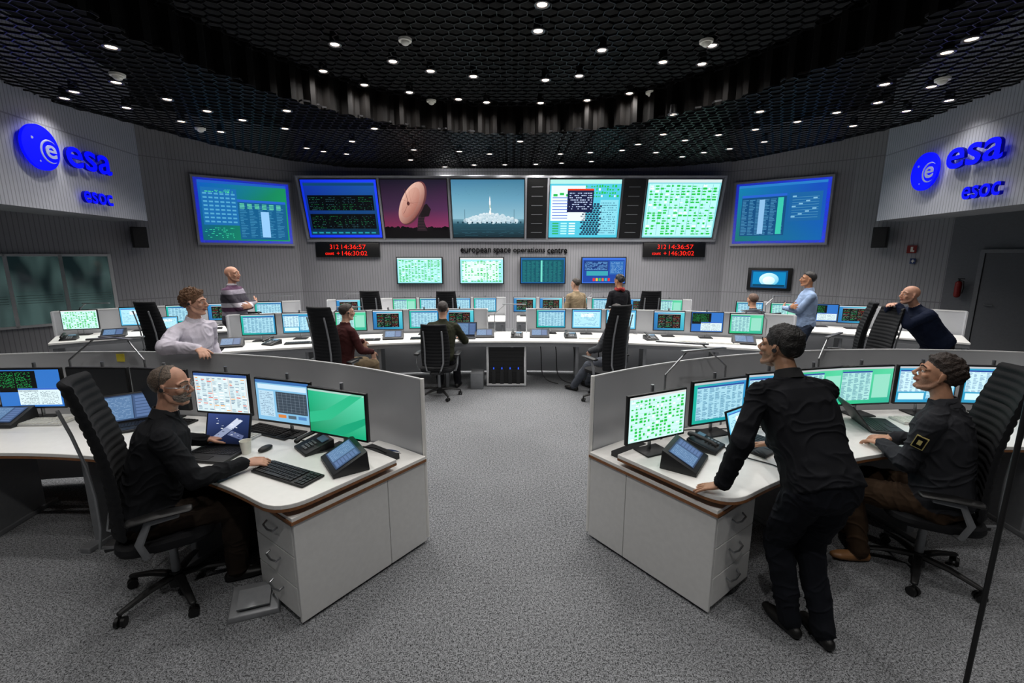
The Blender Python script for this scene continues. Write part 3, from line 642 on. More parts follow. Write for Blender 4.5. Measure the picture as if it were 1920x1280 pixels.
def row(c,r0,r1,rp,segs,psegs,zp,legs,lab):
    for (a,b) in segs:
        r=root('control_desk',lab,'desk',(0,0,0),0,'rear control desks')
        m=MB(); m.arc(c,r0,r1,a,b,.72,.75); obj('worktop',m.mesh('worktop',[mt_white],False),r,bev=.004)
        m=MB(); m.arc(c,r0+.02,r0+.04,a,b,.66,.72); obj('apron',m.mesh('apron',[mt_satin],False),r)
        k=max(2,int((b-a)/legs)+1)
        for i in range(k):
            aa=a+.3+(b-a-.6)*i/(k-1); rm=(r0+r1)/2
            p=V((c[0]+rm*math.cos(rad(aa)),c[1]+rm*math.sin(rad(aa)),.36)); m=MB(); m.box(p,(r1-r0-.15,.05,.72),0,Matrix.Rotation(rad(aa),3,'Z')); obj('leg',m.mesh('leg',[mt_satin],False),r,bev=.006)
    for (a,b) in psegs:
        rp_=root('desk_partition','curved grey metal privacy screen with pale top rail','partition',(0,0,0),0,'desk partitions')
        m=MB(); m.arc(c,rp-.03,rp,a,b,.03,zp-.02); obj('panel',m.mesh('panel',[mt_part]),rp_)
        m=MB(); m.arc(c,rp-.035,rp+.005,a,b,zp-.02,zp); obj('top_rail',m.mesh('rail',[mt_rail]),rp_)
        for i,aa in enumerate((a,b)):
            m=MB(); q=V((c[0]+(rp-.1)*math.cos(rad(aa)),c[1]+(rp-.1)*math.sin(rad(aa)),zp/2)); m.box(q,(.2,.02,zp),0,Matrix.Rotation(rad(aa),3,'Z')); obj('end_panel',m.mesh('end',[mt_part],False),rp_)
CM=(0,-3.3); CT=(0,-2.0)
row(CM,10.25,11.14,11.25,[(66.9,113.1)],[(66.9,88.7),(92.2,113.2)],1.15,5.6,'long curved white control desk in the middle row')
row(CT,11.2,12.08,12.2,[(51.5,67.8),(71.9,89.5),(90.7,108.6),(111.1,128.8)],[(51.5,67.8),(71.9,89.5),(90.7,108.6),(111.1,128.8)],1.15,6,'curved white control desk in the far row')
# ---------------------------------------------------------------- monitors
m=MB(); m.box((0,.0,.006),(.2,.15,.012)); me_mb=bevmesh(m.mesh('stand_base',[mt_dark],False),.004)
m=MB(); m.cyl((0,.03,.01),(0,.03,.46),.012,.012,12); m.box((0,.02,.25),(.06,.04,.06)); me_mc=m.mesh('stand_column',[mt_alu])
m=MB(); m.box((0,-.02,.26),(.50,.028,.335)); m.box((0,.0,.26),(.3,.03,.2)); me_mh=bevmesh(m.mesh('housing',[mt_black],False),.005)
DESC={'green':'a green desktop','status':'green status diagram','status2':'green status diagram','term':'black text window','term2':'overlapping text windows','table':'data table','tabgreen':'data table on green desktop','tabwhite':'pale blue tables','doc':'pale blue window','orange':'orange number grid','plot':'a dark plot'}
def monitor(kind,x,y,z,face,label=None,group='control desk monitors'):
    p=[('stand_base',me_mb,None,(0,0,0),0),('stand_column',me_mc,None,(0,0,0),0),('housing',me_mh,None,(0,0,0),0),('screen',scr(kind,.475,.305),None,(0,-.0352,.262),0)]
    return spawn(p,'computer_monitor',label or ('flat black computer monitor switched off' if kind=='off' else 'flat black computer monitor showing '+DESC[kind]),
       'monitor',(x,y,z),rad(face+90),group)
def cpol(P,r,a): q=P(r,a); return q.x,q.y
for k,a,da in (('green',58.9,-9),('plot',66.2,-6),('orange',74.3,-4),('off',82,0),('off',89,0),('term2',96,3)):
    x,y=cpol(PL,4.33,a); monitor(k,x,y,.75,a+180+(-da),None)
for k,a,da in (('status',55.8,-9),('table',64.2,-6),('tabwhite',71.5,-4),('tabgreen',77.3,0),('tabgreen',83.2,0),('tabwhite',90.2,0),('tabwhite',97.4,0)):
    x,y=cpol(PR,4.36,a); monitor(k,x,y,.75,-a+da,None)
def face_c(x,y,c): return math.degrees(math.atan2(c[1]-y,c[0]-x))
for k,x in (('table',-3.92),('tabwhite',-3.38),('tabgreen',-2.63),('term',-2.06),('table',-1.48),('term',-.89),('table',.66),('doc',1.26),('doc',1.82),('term',2.57),('term2',3.13),('tabgreen',3.67)):
    y=CM[1]+math.sqrt(10.98**2-x*x); monitor(k,x,y,.75,(face_c(x,y,CM)+ -90)/2)
for k,x in (('status',-7.2),('doc',-6.6),('table',-6.05),('term',-5.5),('table',-4.8),('term',-3.4),('tabgreen',-2.3),('table',-1.75),('table',-1.15),('table',-.59),('term',.28),('term',.85),('term',1.38),('table',1.97),('term',2.75),('tabgreen',3.3),('table',4.7),('tabgreen',5.25),('term2',5.8),('term',6.2)):
    y=CT[1]+math.sqrt(11.93**2-x*x); monitor(k,x,y,.75,(face_c(x,y,CT)-90)/2)
# ---------------------------------------------------------------- desk accessories
def keyboard_mesh(body,key):
    m=MB(); m.box((0,0,.008),(.45,.16,.014)); b=bevmesh(m.mesh('keyboard_body',[body],False),.004)
    m=MB()
    for j in range(5):
        for i in range(18):
            if i in (14,): continue
            m.box((-.208+i*.0243,-.06+j*.028,.018),(.019,.022,.008))
    m.box((-.05,-.06,.018),(.12,.022,.008)); return b,m.mesh('keys',[key],False)
kbB=keyboard_mesh(mt_dark,mt_black); kbW=keyboard_mesh(mt_keyw,mt_cup)
def keyboard(x,y,rz,white=False,z=.75):
    b,k=kbW if white else kbB
    spawn([('keyboard_body',b,None,(0,0,0),0),('keys',k,0,(0,0,0),0)],'keyboard',('white' if white else 'black')+' computer keyboard lying on white desk','keyboard',(x,y,z),rad(rz),'keyboards')
m=MB(); m.box((0,0,.01),(.34,.24,.018)); me_lb=bevmesh(m.mesh('laptop_base',[mt_dark],False),.004)
m=MB()
for j in range(5):
    for i in range(14): m.box((-.137+i*.021,-.01+j*.021,.0205),(.017,.017,.004))
me_lk=m.mesh('keys',[mt_key],False)
me_lt=bx((0,-.075,.02),(.09,.05,.002),mt_black,'touchpad')
m=MB(); m.box((0,.0,.115),(.34,.012,.23)); me_ll=bevmesh(m.mesh('lid',[mt_dark],False),.004)
def laptop(kind,x,y,face,z=.75,tilt=-15):
    r=root('laptop','open black laptop computer standing on white desk','laptop',(x,y,z),rad(face+90),'laptops')
    b=obj('laptop_base',me_lb,r); obj('keys',me_lk,b); obj('touchpad',me_lt,b)
    l=obj('lid',me_ll,r,(0,.118,.015),0,0,rad(tilt)); obj('screen',scr(kind,.315,.2,.0005),l,(0,-.0065,.117))
m=MB(); m.add([(-.1,-.1,0),(.1,-.1,0),(.1,.1,0),(-.1,.1,0),(-.1,-.1,.02),(.1,-.1,.02),(.1,.1,.07),(-.1,.1,.07)],[(0,1,2,3),(4,5,6,7),(0,1,5,4),(1,2,6,5),(2,3,7,6),(3,0,4,7)]); me_pb=bevmesh(m.mesh('phone_body',[mt_dark],False),.006)
m=MB(); m.tube([(-.065,-.09,.06),(-.065,-.06,.075),(-.065,.06,.1),(-.065,.09,.095)],[(.022,.016),(.018,.012),(.018,.012),(.022,.016)],12,side=(1,0,0)); me_ph=m.mesh('handset',[mt_black])
m=MB(); RR=Matrix.Rotation(math.atan2(.05,.2),3,'X')
for j in range(4):
    for i in range(3): m.box((-.01+i*.025,-.07+j*.022,.035+(j*.022)*.25),(.018,.014,.01),0,RR)
me_pk=m.mesh('keypad',[mt_satin],False)
m=MB(); m.box((.03,.05,.066),(.09,.05,.006),0,RR); me_pd=m.mesh('display',[M('lcd','5a7488',.3,emis='4a6478',es=.3)],False)
def phone(x,y,face,z=.75): spawn([('phone_body',me_pb,None,(0,0,0),0),('handset',me_ph,None,(0,0,0),0),('keypad',me_pk,0,(0,0,0),0),('display',me_pd,0,(0,0,0),0)],'desk_phone','black desk telephone with handset and keypad','telephone',(x,y,z),rad(face+90),'desk phones')
m=MB(); m.add([(-.16,-.11,0),(.16,-.11,0),(.16,.11,0),(-.16,.11,0),(-.16,-.11,.025),(.16,-.11,.025),(.16,.1,.125),(-.16,.1,.125)],[(0,1,2,3),(4,5,6,7),(0,1,5,4),(1,2,6,5),(2,3,7,6),(3,0,4,7)]); me_tb=bevmesh(m.mesh('console_body',[mt_dark],False),.005)
def touch(x,y,face,z=.75):
    r=root('touch_console','dark wedge shaped voice console with touch screen','touch panel',(x,y,z),rad(face+90),'voice consoles')
    obj('console_body',me_tb,r); o=obj('screen',scr('panel',.26,.17,.0005),r,(0,-.005,.078)); o.rotation_euler=(rad(-90)+math.atan2(.1,.21),0,0)
    o.location=(0,-.007,.0785)
def mouse(x,y,rz):
    m=MB(); m.ell((0,0,.012),(.03,.055,.02)); o=obj('computer_mouse',m.mesh('mouse',[mt_dark]),None,(x,y,.752),rad(rz)); meta(o,'black computer mouse on white desk','mouse','mice')
def cup(x,y,z=.75):
    m=MB(); rg=[m.ring((0,0,a),V((b,0,0)),V((0,b,0)),20) for a,b in ((0,.026),(.09,.036),(.092,.037),(.09,.034),(.012,.025))]; m.loft(rg); o=obj('paper_cup',m.mesh('cup',[mt_cup]),None,(x,y,z)); meta(o,'white paper cup standing on desk','cup','cups')
keyboard(-1.36,2.55,-26); keyboard(-1.80,3.22,-24); keyboard(-2.08,3.14,-15,True); keyboard(-3.75,3.42,2,True); keyboard(-2.75,3.42,-10)
mouse(-1.68,2.9,-20); cup(-1.78,2.85); phone(-1.36,2.93,225); touch(-1.06,2.68,215)
laptop('space',-1.98,2.82,262); laptop('panel',-2.95,3.3,305); touch(-4.0,3.4,270)
touch(1.10,2.70,325); phone(1.34,2.95,318); laptop('doc',1.72,2.96,305); laptop('panel',2.84,3.33,345,tilt=-38); keyboard(3.3,3.45,0,True); keyboard(2.3,3.35,12); cup(4.05,3.5); mouse(1.75,3.25,20)
for x,f in ((-3.6,250),(-2.95,255),(.08,268),(.95,268),(2.2,275)):
    phone(x,CM[1]+math.sqrt(10.6**2-x*x),f)
for x in (-4.1,-1.9,.45,3.5,-.45): touch(x,CM[1]+math.sqrt(10.62**2-x*x),face_c(x,7,CM))
for x in (-3.2,-2.3,-1.4,1.3,2.75,3.2): keyboard(x,CM[1]+math.sqrt(10.55**2-x*x),-x*5,x>0)
laptop('panel',-.75,7.2,268); laptop('doc',-6.1,7.9,300)
phone(-7.0,7.05,300); touch(-6.55,7.35,300); keyboard(-5.5,8.1,28)
for x in (5.2,6.4): phone(x,CT[1]+math.sqrt(11.5**2-x*x),240)
# desk lamps
def lamp(x,y,z,rz,h=.3,l=.45):
    r=root('desk_lamp','slim silver articulated desk lamp clamped behind monitors','desk lamp',(x,y,z),rad(rz),'desk lamps')
    m=MB(); m.cyl((0,0,0),(0,0,.02),.035,.035,16); m.cyl((0,0,0),(0,0,h),.008,.008,10); obj('base',m.mesh('base',[mt_alu]),r)
    m=MB(); m.tube([(0,0,h),(l*.4,0,h+.16)],.007,8); obj('arm',m.mesh('arm',[mt_alu]),r)
    m=MB(); m.box((l*.75,0,h+.165),(l*.9,.035,.014)); obj('lamp_head',bevmesh(m.mesh('head',[mt_alu],False),.004),r)
for P,r_,a,rz in ((PL,4.5,94,20),(PL,4.5,86,160),(PR,4.55,60,20),(PR,4.55,80,40),(PR,4.55,68,160)):
    q=P(r_,a); lamp(q.x,q.y,.645,rz,.55)
for x in (-3.0,-.3,2.1,4.0): lamp(x,CM[1]+math.sqrt(11.1**2-x*x),.75,200 if x>0 else 0,.32)
for x in (-7.3,-4.9,-3.6,5.0,1.6): lamp(x,CT[1]+math.sqrt(12.0**2-x*x),.75,10,.36)
# rack and floor boxes
r=root('server_rack','small rack cabinet with silver frame and dim blue lamps','rack',(-.09,7.25,0))
m=MB(); m.box((0,.02,.33),(.56,.5,.6)); obj('body',m.mesh('body',[mt_black],False),r)
m=MB()
for x in (-.3,.3): m.box((x,-.24,.34),(.03,.03,.66))
for z in (.03,.66): m.box((0,-.24,z),(.63,.04,.03))
obj('frame',m.mesh('frame',[mt_rail],False),r,bev=.004)
m=MB()
for j in range(9): m.box((0,-.235,.10+j*.06),(.54,.01,.006))
for i in range(4): m.box((-.2+i*.13,-.245,.16),(.06,.02,.26))
obj('front_unit',m.mesh('unit',[mt_dark],False),r)
for i in range(4): obj('indicator_lamp',bx((-.2+i*.13,-.258,.3),(.015,.008,.03),mt_bluled,'led'),r)
m=MB(); m.box((0,0,.13),(.2,.3,.26)); o=obj('computer_box',bevmesh(m.mesh('box',[mt_satin],False),.01),None,(-.55,7.0,0)); meta(o,'small grey computer box on carpet under desk','computer')
m=MB(); m.add([(-.14,-.1,0),(.14,-.1,0),(.14,.1,0),(-.14,.1,0),(-.13,-.09,.03),(.13,-.09,.03),(.13,.09,.1),(-.13,.09,.1)],[(0,1,2,3),(4,5,6,7),(0,1,5,4),(1,2,6,5),(2,3,7,6),(3,0,4,7)])
r=root('foot_switch','grey metal foot pedal box on carpet beneath desk','foot pedal',(-1.52,2.36,0),rad(20)); obj('housing',bevmesh(m.mesh('housing',[mt_satin],False),.008),r); obj('pedal',bx((0,-.02,.08),(.17,.12,.012),mt_satin,'pedal',R=Matrix.Rotation(.35,3,'X')),r)
def cable(pts,mat,r=.006,lab='black cable lying on desk'):
    cu=D.curves.new('cable','CURVE'); cu.dimensions='3D'; cu.bevel_depth=r; sp=cu.splines.new('NURBS'); sp.points.add(len(pts)-1); sp.use_endpoint_u=True; sp.order_u=4
    for i,p in enumerate(pts): sp.points[i].co=tuple(p)+(1,)
    cu.materials.append(mat); o=link(D.objects.new('cable',cu)); C.view_layer.update()
    me=D.meshes.new_from_object(o.evaluated_get(C.evaluated_depsgraph_get())); D.objects.remove(o); o=obj('cable',me); meta(o,lab,'cable','cables')
cable([(-1.2,2.98,.757),(-1.02,2.92,.758),(-.96,2.98,.757),(-.86,2.94,.70),(-.82,2.99,.656)],mt_cable,.005)
cable([(-.95,3.12,.655),(-.88,3.06,.68),(-.82,3.08,.665),(-.76,3.0,.656),(-.84,2.95,.656)],mt_cableb,.007,'blue cable bundle behind monitor')
cable([(-.98,3.06,.655),(-.90,3.0,.70),(-.84,3.02,.672),(-.74,3.04,.656)],mt_cable,.005)
cable([(-1.3,2.85,.757),(-1.15,2.9,.757),(-1.3,3.1,.757),(-1.5,3.0,.757),(-1.6,3.15,.757)],mt_cable,.004)
cable([(1.2,3.0,.757),(1.5,3.1,.757),(1.4,2.8,.757),(1.75,2.65,.757),(1.6,2.55,.757),(1.9,2.75,.757)],mt_cable,.004)
cable([(1.1,3.2,.757),(1.4,3.3,.757),(1.8,3.25,.757),(2.1,3.35,.757)],mt_cable,.004)
for i,x in enumerate((.45,.7,1.0,1.4)): cable([(x,7.4,.7),(x+.1,7.3,.3),(x-.1,7.2,.05),(x+.3,7.1,.02)],mt_cable,.008,'black cable hanging under desk')
o=obj('sticky_note',bx((0,0,0),(.07,.003,.07),mt_yellow,'note'),None,(-3.45,3.90,1.17),0); meta(o,'yellow sticky note on grey partition','note')
m=MB(); m.cyl((0,0,.03),(0,0,1.78),.0095,.0095,12); m.cyl((0,0,0),(0,0,.03),.15,.14,24); o=obj('floor_pole',m.mesh('pole',[mt_black]),None,(1.97,1.66,0)); meta(o,'thin black floor standing pole with round base','pole')
# ---------------------------------------------------------------- chairs
m=MB(); m.cyl((0,0,.05),(0,0,.14),.045,.035,16)
for i in range(5):
    a=2*math.pi*i/5+.3; d=V((math.cos(a),math.sin(a),0)); m.tube([V((0,0,.115)),d*.16+V((0,0,.11)),d*.31+V((0,0,.08))],[(.028,.02),(.024,.016),(.018,.012)],8,side=d.cross(V((0,0,1))))
ch_base=m.mesh('star_base',[mt_black])
m=MB()
for s in (-.016,.016): m.cyl((s-.009,0,.028),(s+.009,0,.028),.028,.028,16)
m.cyl((0,0,.03),(0,0,.075),.009,.009,8); ch_cast=m.mesh('caster',[mt_black])
m=MB(); m.cyl((0,0,.13),(0,0,.4),.025,.02,14); ch_gas=m.mesh('gas_lift',[mt_satin])
m=MB()
def rrect(w,d,z,cy=0,n=28,p=4):
    R=[]
    for i in range(n):
        a=2*math.pi*i/n; c_,s_=math.cos(a),math.sin(a); R.append((w*math.copysign(abs(c_)**(2/p),c_),cy+d*math.copysign(abs(s_)**(2/p),s_),z))
    return R
m.loft([rrect(.2,.2,.405),rrect(.24,.235,.415),rrect(.25,.245,.44),rrect(.245,.24,.465),rrect(.2,.2,.478)]); ch_seat=m.mesh('seat',[mt_fabric])
m=MB(); m.box((0,-.02,.385),(.2,.28,.04)); m.box((0,-.2,.41),(.1,.2,.03)); ch_mech=bevmesh(m.mesh('mechanism',[mt_dark],False),.008)
def armm(s):
    m=MB(); m.tube([(s*.15,-.05,.40),(s*.27,-.08,.42),(s*.30,-.10,.52),(s*.295,-.05,.635),(s*.29,.08,.645)],[(.022,.012)]*5,8,side=(0,1,0)); a=m.mesh('arm_support',[mt_satin])
    m=MB(); m.tube([(s*.29,-.13,.655),(s*.29,.0,.665),(s*.285,.14,.66)],[(.042,.016),(.045,.016),(.038,.014)],14,side=(1,0,0)); return a,m.mesh('armrest',[mt_black])
aL,aR_=armm(-1),armm(1)
def chair_proto(BZ1,nr):
    BZ0=.5
    def backpt(v): return -.235-.10*v*(BZ1-BZ0)/.92+.04*math.sin(v*math.pi*1.1)
    m=MB(); nu,nv=10,84; rings=[]
    for j in range(nv+1):
        v=j/nv; z=BZ0+(BZ1-BZ0)*v; w=.222-.045*v**2-.03*(1-v)**3; th=.020+.012*abs(math.sin(v*math.pi*nr))
        if j in(0,nv): th=.008
        y0=backpt(v); ring=[]
        for i in range(nu+1):
            u=-1+2*i/nu; ring.append((u*w,y0+.055*u*u+th*(1-.5*u**6),z))
        for i in range(nu,-1,-1):
            u=-1+2*i/nu; ring.append((u*w,y0+.055*u*u-th*.8*(1-.5*u**6),z))
        rings.append(ring)
    m.loft(rings); ch_back=m.mesh('backrest',[mt_fabric],True,60)
    rails=[]
    for s in (-1,1):
        m=MB(); pts=[(s*.05,-.18,.40),(s*.10,-.30,.46)]+[(s*.13,backpt(v)-.045,BZ0+(BZ1-BZ0)*v) for v in (.1,.3,.5,.7,.85)]
        m.tube(pts,[(.012,.008)]*len(pts),8,side=(1,0,0)); rails.append(m.mesh('back_rail',[mt_satin]))
    chp=[('star_base',ch_base,None,(0,0,0),0)]+[('caster',ch_cast,0,(.31*math.cos(2*math.pi*i/5+.3),.31*math.sin(2*math.pi*i/5+.3),0),i*1.1) for i in range(5)]
    chp+=[('gas_lift',ch_gas,None,(0,0,0),0),('mechanism',ch_mech,None,(0,0,0),0),('seat',ch_seat,None,(0,0,0),0),('backrest',ch_back,None,(0,0,0),0),('back_rail',rails[0],9,(0,0,0),0),('back_rail',rails[1],9,(0,0,0),0),
     ('arm_support',aL[0],None,(0,0,0),0),('armrest',aL[1],12,(0,0,0),0),('arm_support',aR_[0],None,(0,0,0),0),('armrest',aR_[1],14,(0,0,0),0)]
    return chp
chHi=chair_proto(1.41,20); chLo=chair_proto(1.12,13)
def chair(x,y,f,lab='black ribbed high back office chair on casters',pr=None): spawn(pr or chHi,'office_chair',lab,'chair',(x,y,0),rad(f-90),'office chairs')
chair(-2.08,2.50,32,'black ribbed high back office chair occupied by bearded man'); chair(2.68,2.68,155,'black ribbed high back office chair with grey armrests')
chair(-5.25,6.8,80); chair(-2.42,6.1,74); chair(-1.08,6.5,86,'black office chair with lower back in use',chLo); chair(1.33,6.3,120); chair(-2.7,8.85,92); chair(-1.25,8.8,92); chair(2.65,8.85,86)
chair(4.6,5.8,178); chair(4.85,6.55,150); chair(-4.4,8.0,75,'black office chair with lower back in use',chLo); chair(4.3,7.8,100,'black office chair with lower back in use',chLo)
# ---------------------------------------------------------------- people
def ik(a,b,l1,l2,pole):
    d=b-a; L_=min(d.length,.995*(l1+l2)); d.normalize(); x=(l1*l1-l2*l2+L_*L_)/(2*L_); h=math.sqrt(max(0,l1*l1-x*x)); pole=V(pole); p=pole-d*pole.dot(d); p.normalize()
    return a+d*x+p*h, a+d*L_
SK,TP,TR,SH,LP,ST=0,1,2,3,4,5
def interp(x,xs,ys):
    if x<=xs[0]: return ys[0]
    for i in range(len(xs)-1):
        if x<=xs[i+1]: return ys[i]+(ys[i+1]-ys[i])*(x-xs[i])/(xs[i+1]-xs[i])
    return ys[-1]
def hand(m,w,d,n,right,curl,thumb=1):
    d=V(d).normalized(); n=V(n); n=(n-d*n.dot(d)).normalized(); s=d.cross(n) if right else -d.cross(n)
    m.tube([w-d*.02,w+d*.02,w+d*.055,w+d*.085],[(.026,.02),(.033,.018),(.041,.015),(.039,.012)],14,SK,side=s)
    for off,L_,sp in ((.031,.074,.14),(.0105,.082,.04),(-.0105,.076,-.06),(-.031,.06,-.18)):
        p=w+d*.082+s*off; dd=(d+s*sp).normalized(); pts=[p]; ang=0
        for fr,ca in ((.45,.6),(.3,1),(.25,.7)):
            ang+=curl*ca; v=dd*math.cos(ang)+n*math.sin(ang); pts.append(pts[-1]+v*L_*fr)
        m.tube(pts,[.0092,.0086,.008,.0068],10,SK)
    p=w+d*.022+s*.026; a=(s*.8+d*.6+n*.25).normalized(); b=(s*.35+d*.9+n*.25).normalized()
    m.tube([p,p+a*.038,p+a*.038+b*.03,p+a*.038+b*.055],[.014,.0115,.010,.008],10,SK)
def cloth(m,a,b,r0,r1,tag,k=7,amp=.04,bulge=0):
    pts=[];rr=[]
    for i in range(k):
        t=i/(k-1); pts.append(a.lerp(b,t)); rr.append((r0+(r1-r0)*t+bulge*math.sin(math.pi*t))*(1+random.uniform(-amp,amp)))
    m.tube(pts,rr,16,tag)
def person(loc,face,label,top,trou,skin='b8907a',hair='full',hcol='1c1410',vox=.009,hip=(0,0,.93),chest=(0,.01,1.25),neck=(0,0,1.46),head=(0,.03,1.63),yaw=0,pitch=0,
   wL=(-.25,.1,.85),wR=(.25,.1,.85),dL=(0,.2,-1),dR=(0,.2,-1),nL=(1,0,0),nR=(-1,0,0),cL=.35,cR=.35,pL=(-.6,-.8,-.3),pR=(.6,-.8,-.3),aL=(-.12,0,.08),aR=(.12,0,.08),
   tL=(-.15,1,0),tR=(.15,1,0),kp=(0,1,.1),syaw=0,beard=None,stubble=None,headset=False,glasses=False,shoe='0c0b0a',scale=1,bulk=1,shw=.185,patch=False,tilt=0,lipc=None,fold=.005,collar=None,slv=1.1):
    m=MB(); B=bulk
    hip,chest,neck,head=V(hip),V(chest),V(neck),V(head)
    s1=V((math.cos(rad(syaw)),math.sin(rad(syaw)),0)); s0=V((1,0,0))
    up=(neck-chest).normalized(); u0=(chest-hip).normalized()
    shs={}
    for sd in (-1,1): shs[sd]=neck+s1*shw*sd-up*.08
    def trunk(pts,tag):
        rings=[]; n=24; P=[p for p,_,_ in pts]
        for i,(p,a,b) in enumerate(pts):
            T=(P[min(i+1,len(P)-1)]-P[max(i-1,0)]).normalized(); t=i/(len(pts)-1); s=s0.lerp(s1,t).normalized(); s=(s-T*s.dot(T)).normalized(); f=T.cross(s)
            R_=[]
            for k in range(n):
                an=2*math.pi*k/n; c_,q_=math.cos(an),math.sin(an); R_.append(p+s*a*math.copysign(abs(c_)**.85,c_)+f*b*math.copysign(abs(q_)**.85,q_))
            rings.append(R_)
        m.loft(rings,tag)
    sit=hip.z<.75
    trunk([(hip-V((0,0,.12 if not sit else .07)),.10*B,.08*B),(hip-V((0,0,.06)),.158*B,.115*B),(hip,.165*B,.125*B),(hip+u0*.07,.155*B,.115*B)],TR)
    trunk([(hip-u0*.03,.172*B,.134*B),(hip+u0*.03,.176*B,.138*B),(hip+u0*.07,.168*B,.134*B),(hip.lerp(chest,.4),.160*B,.132*B),(hip.lerp(chest,.7),.17*B,.132*B),(chest,.184*B,.134*B),(chest.lerp(neck,.4),.19*B,.124*B),(chest.lerp(neck,.68),.172*B,.104*B),(chest.lerp(neck,.85),.115,.082),(neck-up*.005,.072,.07),(neck+up*.03,.062,.062)],TP)
    m.tube([shs[-1]+up*.005,shs[-1].lerp(neck,.45)-up*.02,neck-up*.045,shs[1].lerp(neck,.45)-up*.02,shs[1]+up*.005],[.056,.062,.068,.062,.056],16,TP)
    for sd,w,d,n,cu,po,right in ((-1,wL,dL,nL,cL,pL,False),(1,wR,dR,nR,cR,pR,True)):
        S=shs[sd]; E,W=ik(S,V(w),.285,.265,po)
        cloth(m,S,E,.058*B,.050*slv,TP,7,.03); cloth(m,E,W,.052*slv,.037*slv,TP,7,.04)
        fd=(W-E).normalized(); m.tube([W-fd*.04,W+fd*.012],[.03,.026],12,SK)
        hand(m,W+fd*.02,d,n,right,cu)
        if sd==-1: SL,EL=S.copy(),E.copy()
    for sd,a,t in ((-1,aL,tL),(1,aR,tR)):
        H=hip+V((sd*.088,0,-.03)); K,A=ik(H,V(a),.43,.43,kp if sd>0 else (-kp[0],kp[1],kp[2]))
        cloth(m,H,K,.095*B,.07*B,TR,8,.03); cloth(m,K,A,.07*B,.058,TR,8,.05)
        t=V(t).normalized(); z=.036
        A0=V((A.x,A.y,A.z-.08+z)) if A.z<.3 else A
        m.tube([A,A0.lerp(A,.3)],[.042,.038],10,SH)
        m.tube([A0-t*.05,A0,A0+t*.06,A0+t*.12,A0+t*.155],[(.031,.034),(.034,.036),(.041,.033),(.041,.027),(.028,.02)],14,SH,side=t.cross(V((0,0,1))))
    HM=Matrix.Translation(head)@Matrix.Rotation(rad(yaw),4,'Z')@Matrix.Rotation(rad(pitch),4,'X')@Matrix.Rotation(rad(tilt),4,'Y')
    m.tube([neck-up*.02,(neck+head)/2-V((0,0,.0)),HM@V((0,-.022,-.05))],[.056,.052,.054],16,SK)
    m.T=HM
    m.ell((0,-.016,.034),(.075,.096,.085),SK,28)
    m.tube([(0,.012,.03),(0,.018,-.03),(0,.03,-.075)],[(.064,.068),(.060,.064),(.044,.048)],20,SK,side=(1,0,0))
    m.ell((0,.066,-.098),(.024,.02,.017),SK,14)
    for s in (-1,1):
        m.tube([(s*.056,-.008,-.04),(s*.052,.012,-.075),(s*.022,.06,-.102)],[.014,.014,.014],10,SK)
        m.ell((s*.043,.062,-.02),(.022,.019,.018),SK,12)
        m.tube([(s*.010,.088,.026),(s*.034,.083,.031),(s*.055,.062,.022)],[.008,.009,.008],8,SK)
        m.ell((s*.012,.098,-.031),(.0085,.010,.0075),SK,10)
        m.tube([(s*.018,.082,.010),(s*.032,.0835,.0125),(s*.047,.074,.008)],[.0045,.005,.0045],6,SK)
        m.tube([(s*.018,.081,-.007),(s*.032,.082,-.0095),(s*.047,.073,-.006)],[.004,.0042,.004],6,SK)
        R=Matrix.Rotation(rad(-s*22),3,'Z'); m.ell((s*.080,-.010,.0),(.007,.018,.031),SK,14,R); m.ell((s*.077,-.004,-.026),(.007,.009,.011),SK,10)
    m.tube([(0,.084,.018),(0,.096,-.003),(0,.112,-.026),(0,.104,-.034)],[.008,.0095,.0105,.008],10,SK)
    m.tube([(0,.083,-.046),(0,.086,-.058)],[.012,.014],10,SK)
    m.tube([(-.023,.078,-.0575),(-.008,.0895,-.0545),(0,.0885,-.0560),(.008,.0895,-.0545),(.023,.078,-.0575)],[.003,.0052,.0048,.0052,.003],8,LP)
    m.tube([(-.020,.078,-.0635),(0,.0885,-.0665),(.020,.078,-.0635)],[.003,.0065,.003],8,LP)
    m.T=None
    src=D.meshes.new('src'); src.from_pydata(m.v,[],m.f); src.update()
    bm=bmesh.new(); bm.from_mesh(src); bmesh.ops.recalc_face_normals(bm,faces=bm.faces); bm.to_mesh(src); bm.free()
    t=link(D.objects.new('tmp',src)); md=t.modifiers.new('r','REMESH'); md.mode='VOXEL'; md.voxel_size=vox; md.use_smooth_shade=True
    sm=t.modifiers.new('s','SMOOTH'); sm.factor=.5; sm.iterations=3 if vox<.007 else 2
    C.view_layer.update(); me=D.meshes.new_from_object(t.evaluated_get(C.evaluated_depsgraph_get())); D.objects.remove(t)
    bvh=BVHTree.FromPolygons([V(v) for v in m.v],m.f)
    me.materials.clear()
    skb=tuple(int(skin[i:i+2],16)/255 for i in (0,2,4))
    ms=M('skin',skin,.5,noise=.12,scale=25,spec=.4); ml=M('lips',(skb[0]*.78,skb[1]*.62,skb[2]*.62),.5)
    tpm=top if not isinstance(top,str) else M('shirt_cloth',top,.85,noise=.15,scale=14,bump=.25,spec=.15)
    trm=M('trouser_cloth',trou,.9,noise=.2,scale=12,bump=.25,spec=.15)
    sb=M('stubble_skin',tuple(a*.82+b*.1 for a,b in zip(skb,(.25,.2,.18))) if stubble else skin,.6,noise=.3,scale=260)
    for x in (ms,tpm,trm,M('shoe_leather',shoe,.5),ml,sb): me.materials.append(x)
    HI=HM.inverted(); idx=[0]*len(me.polygons); cv={}
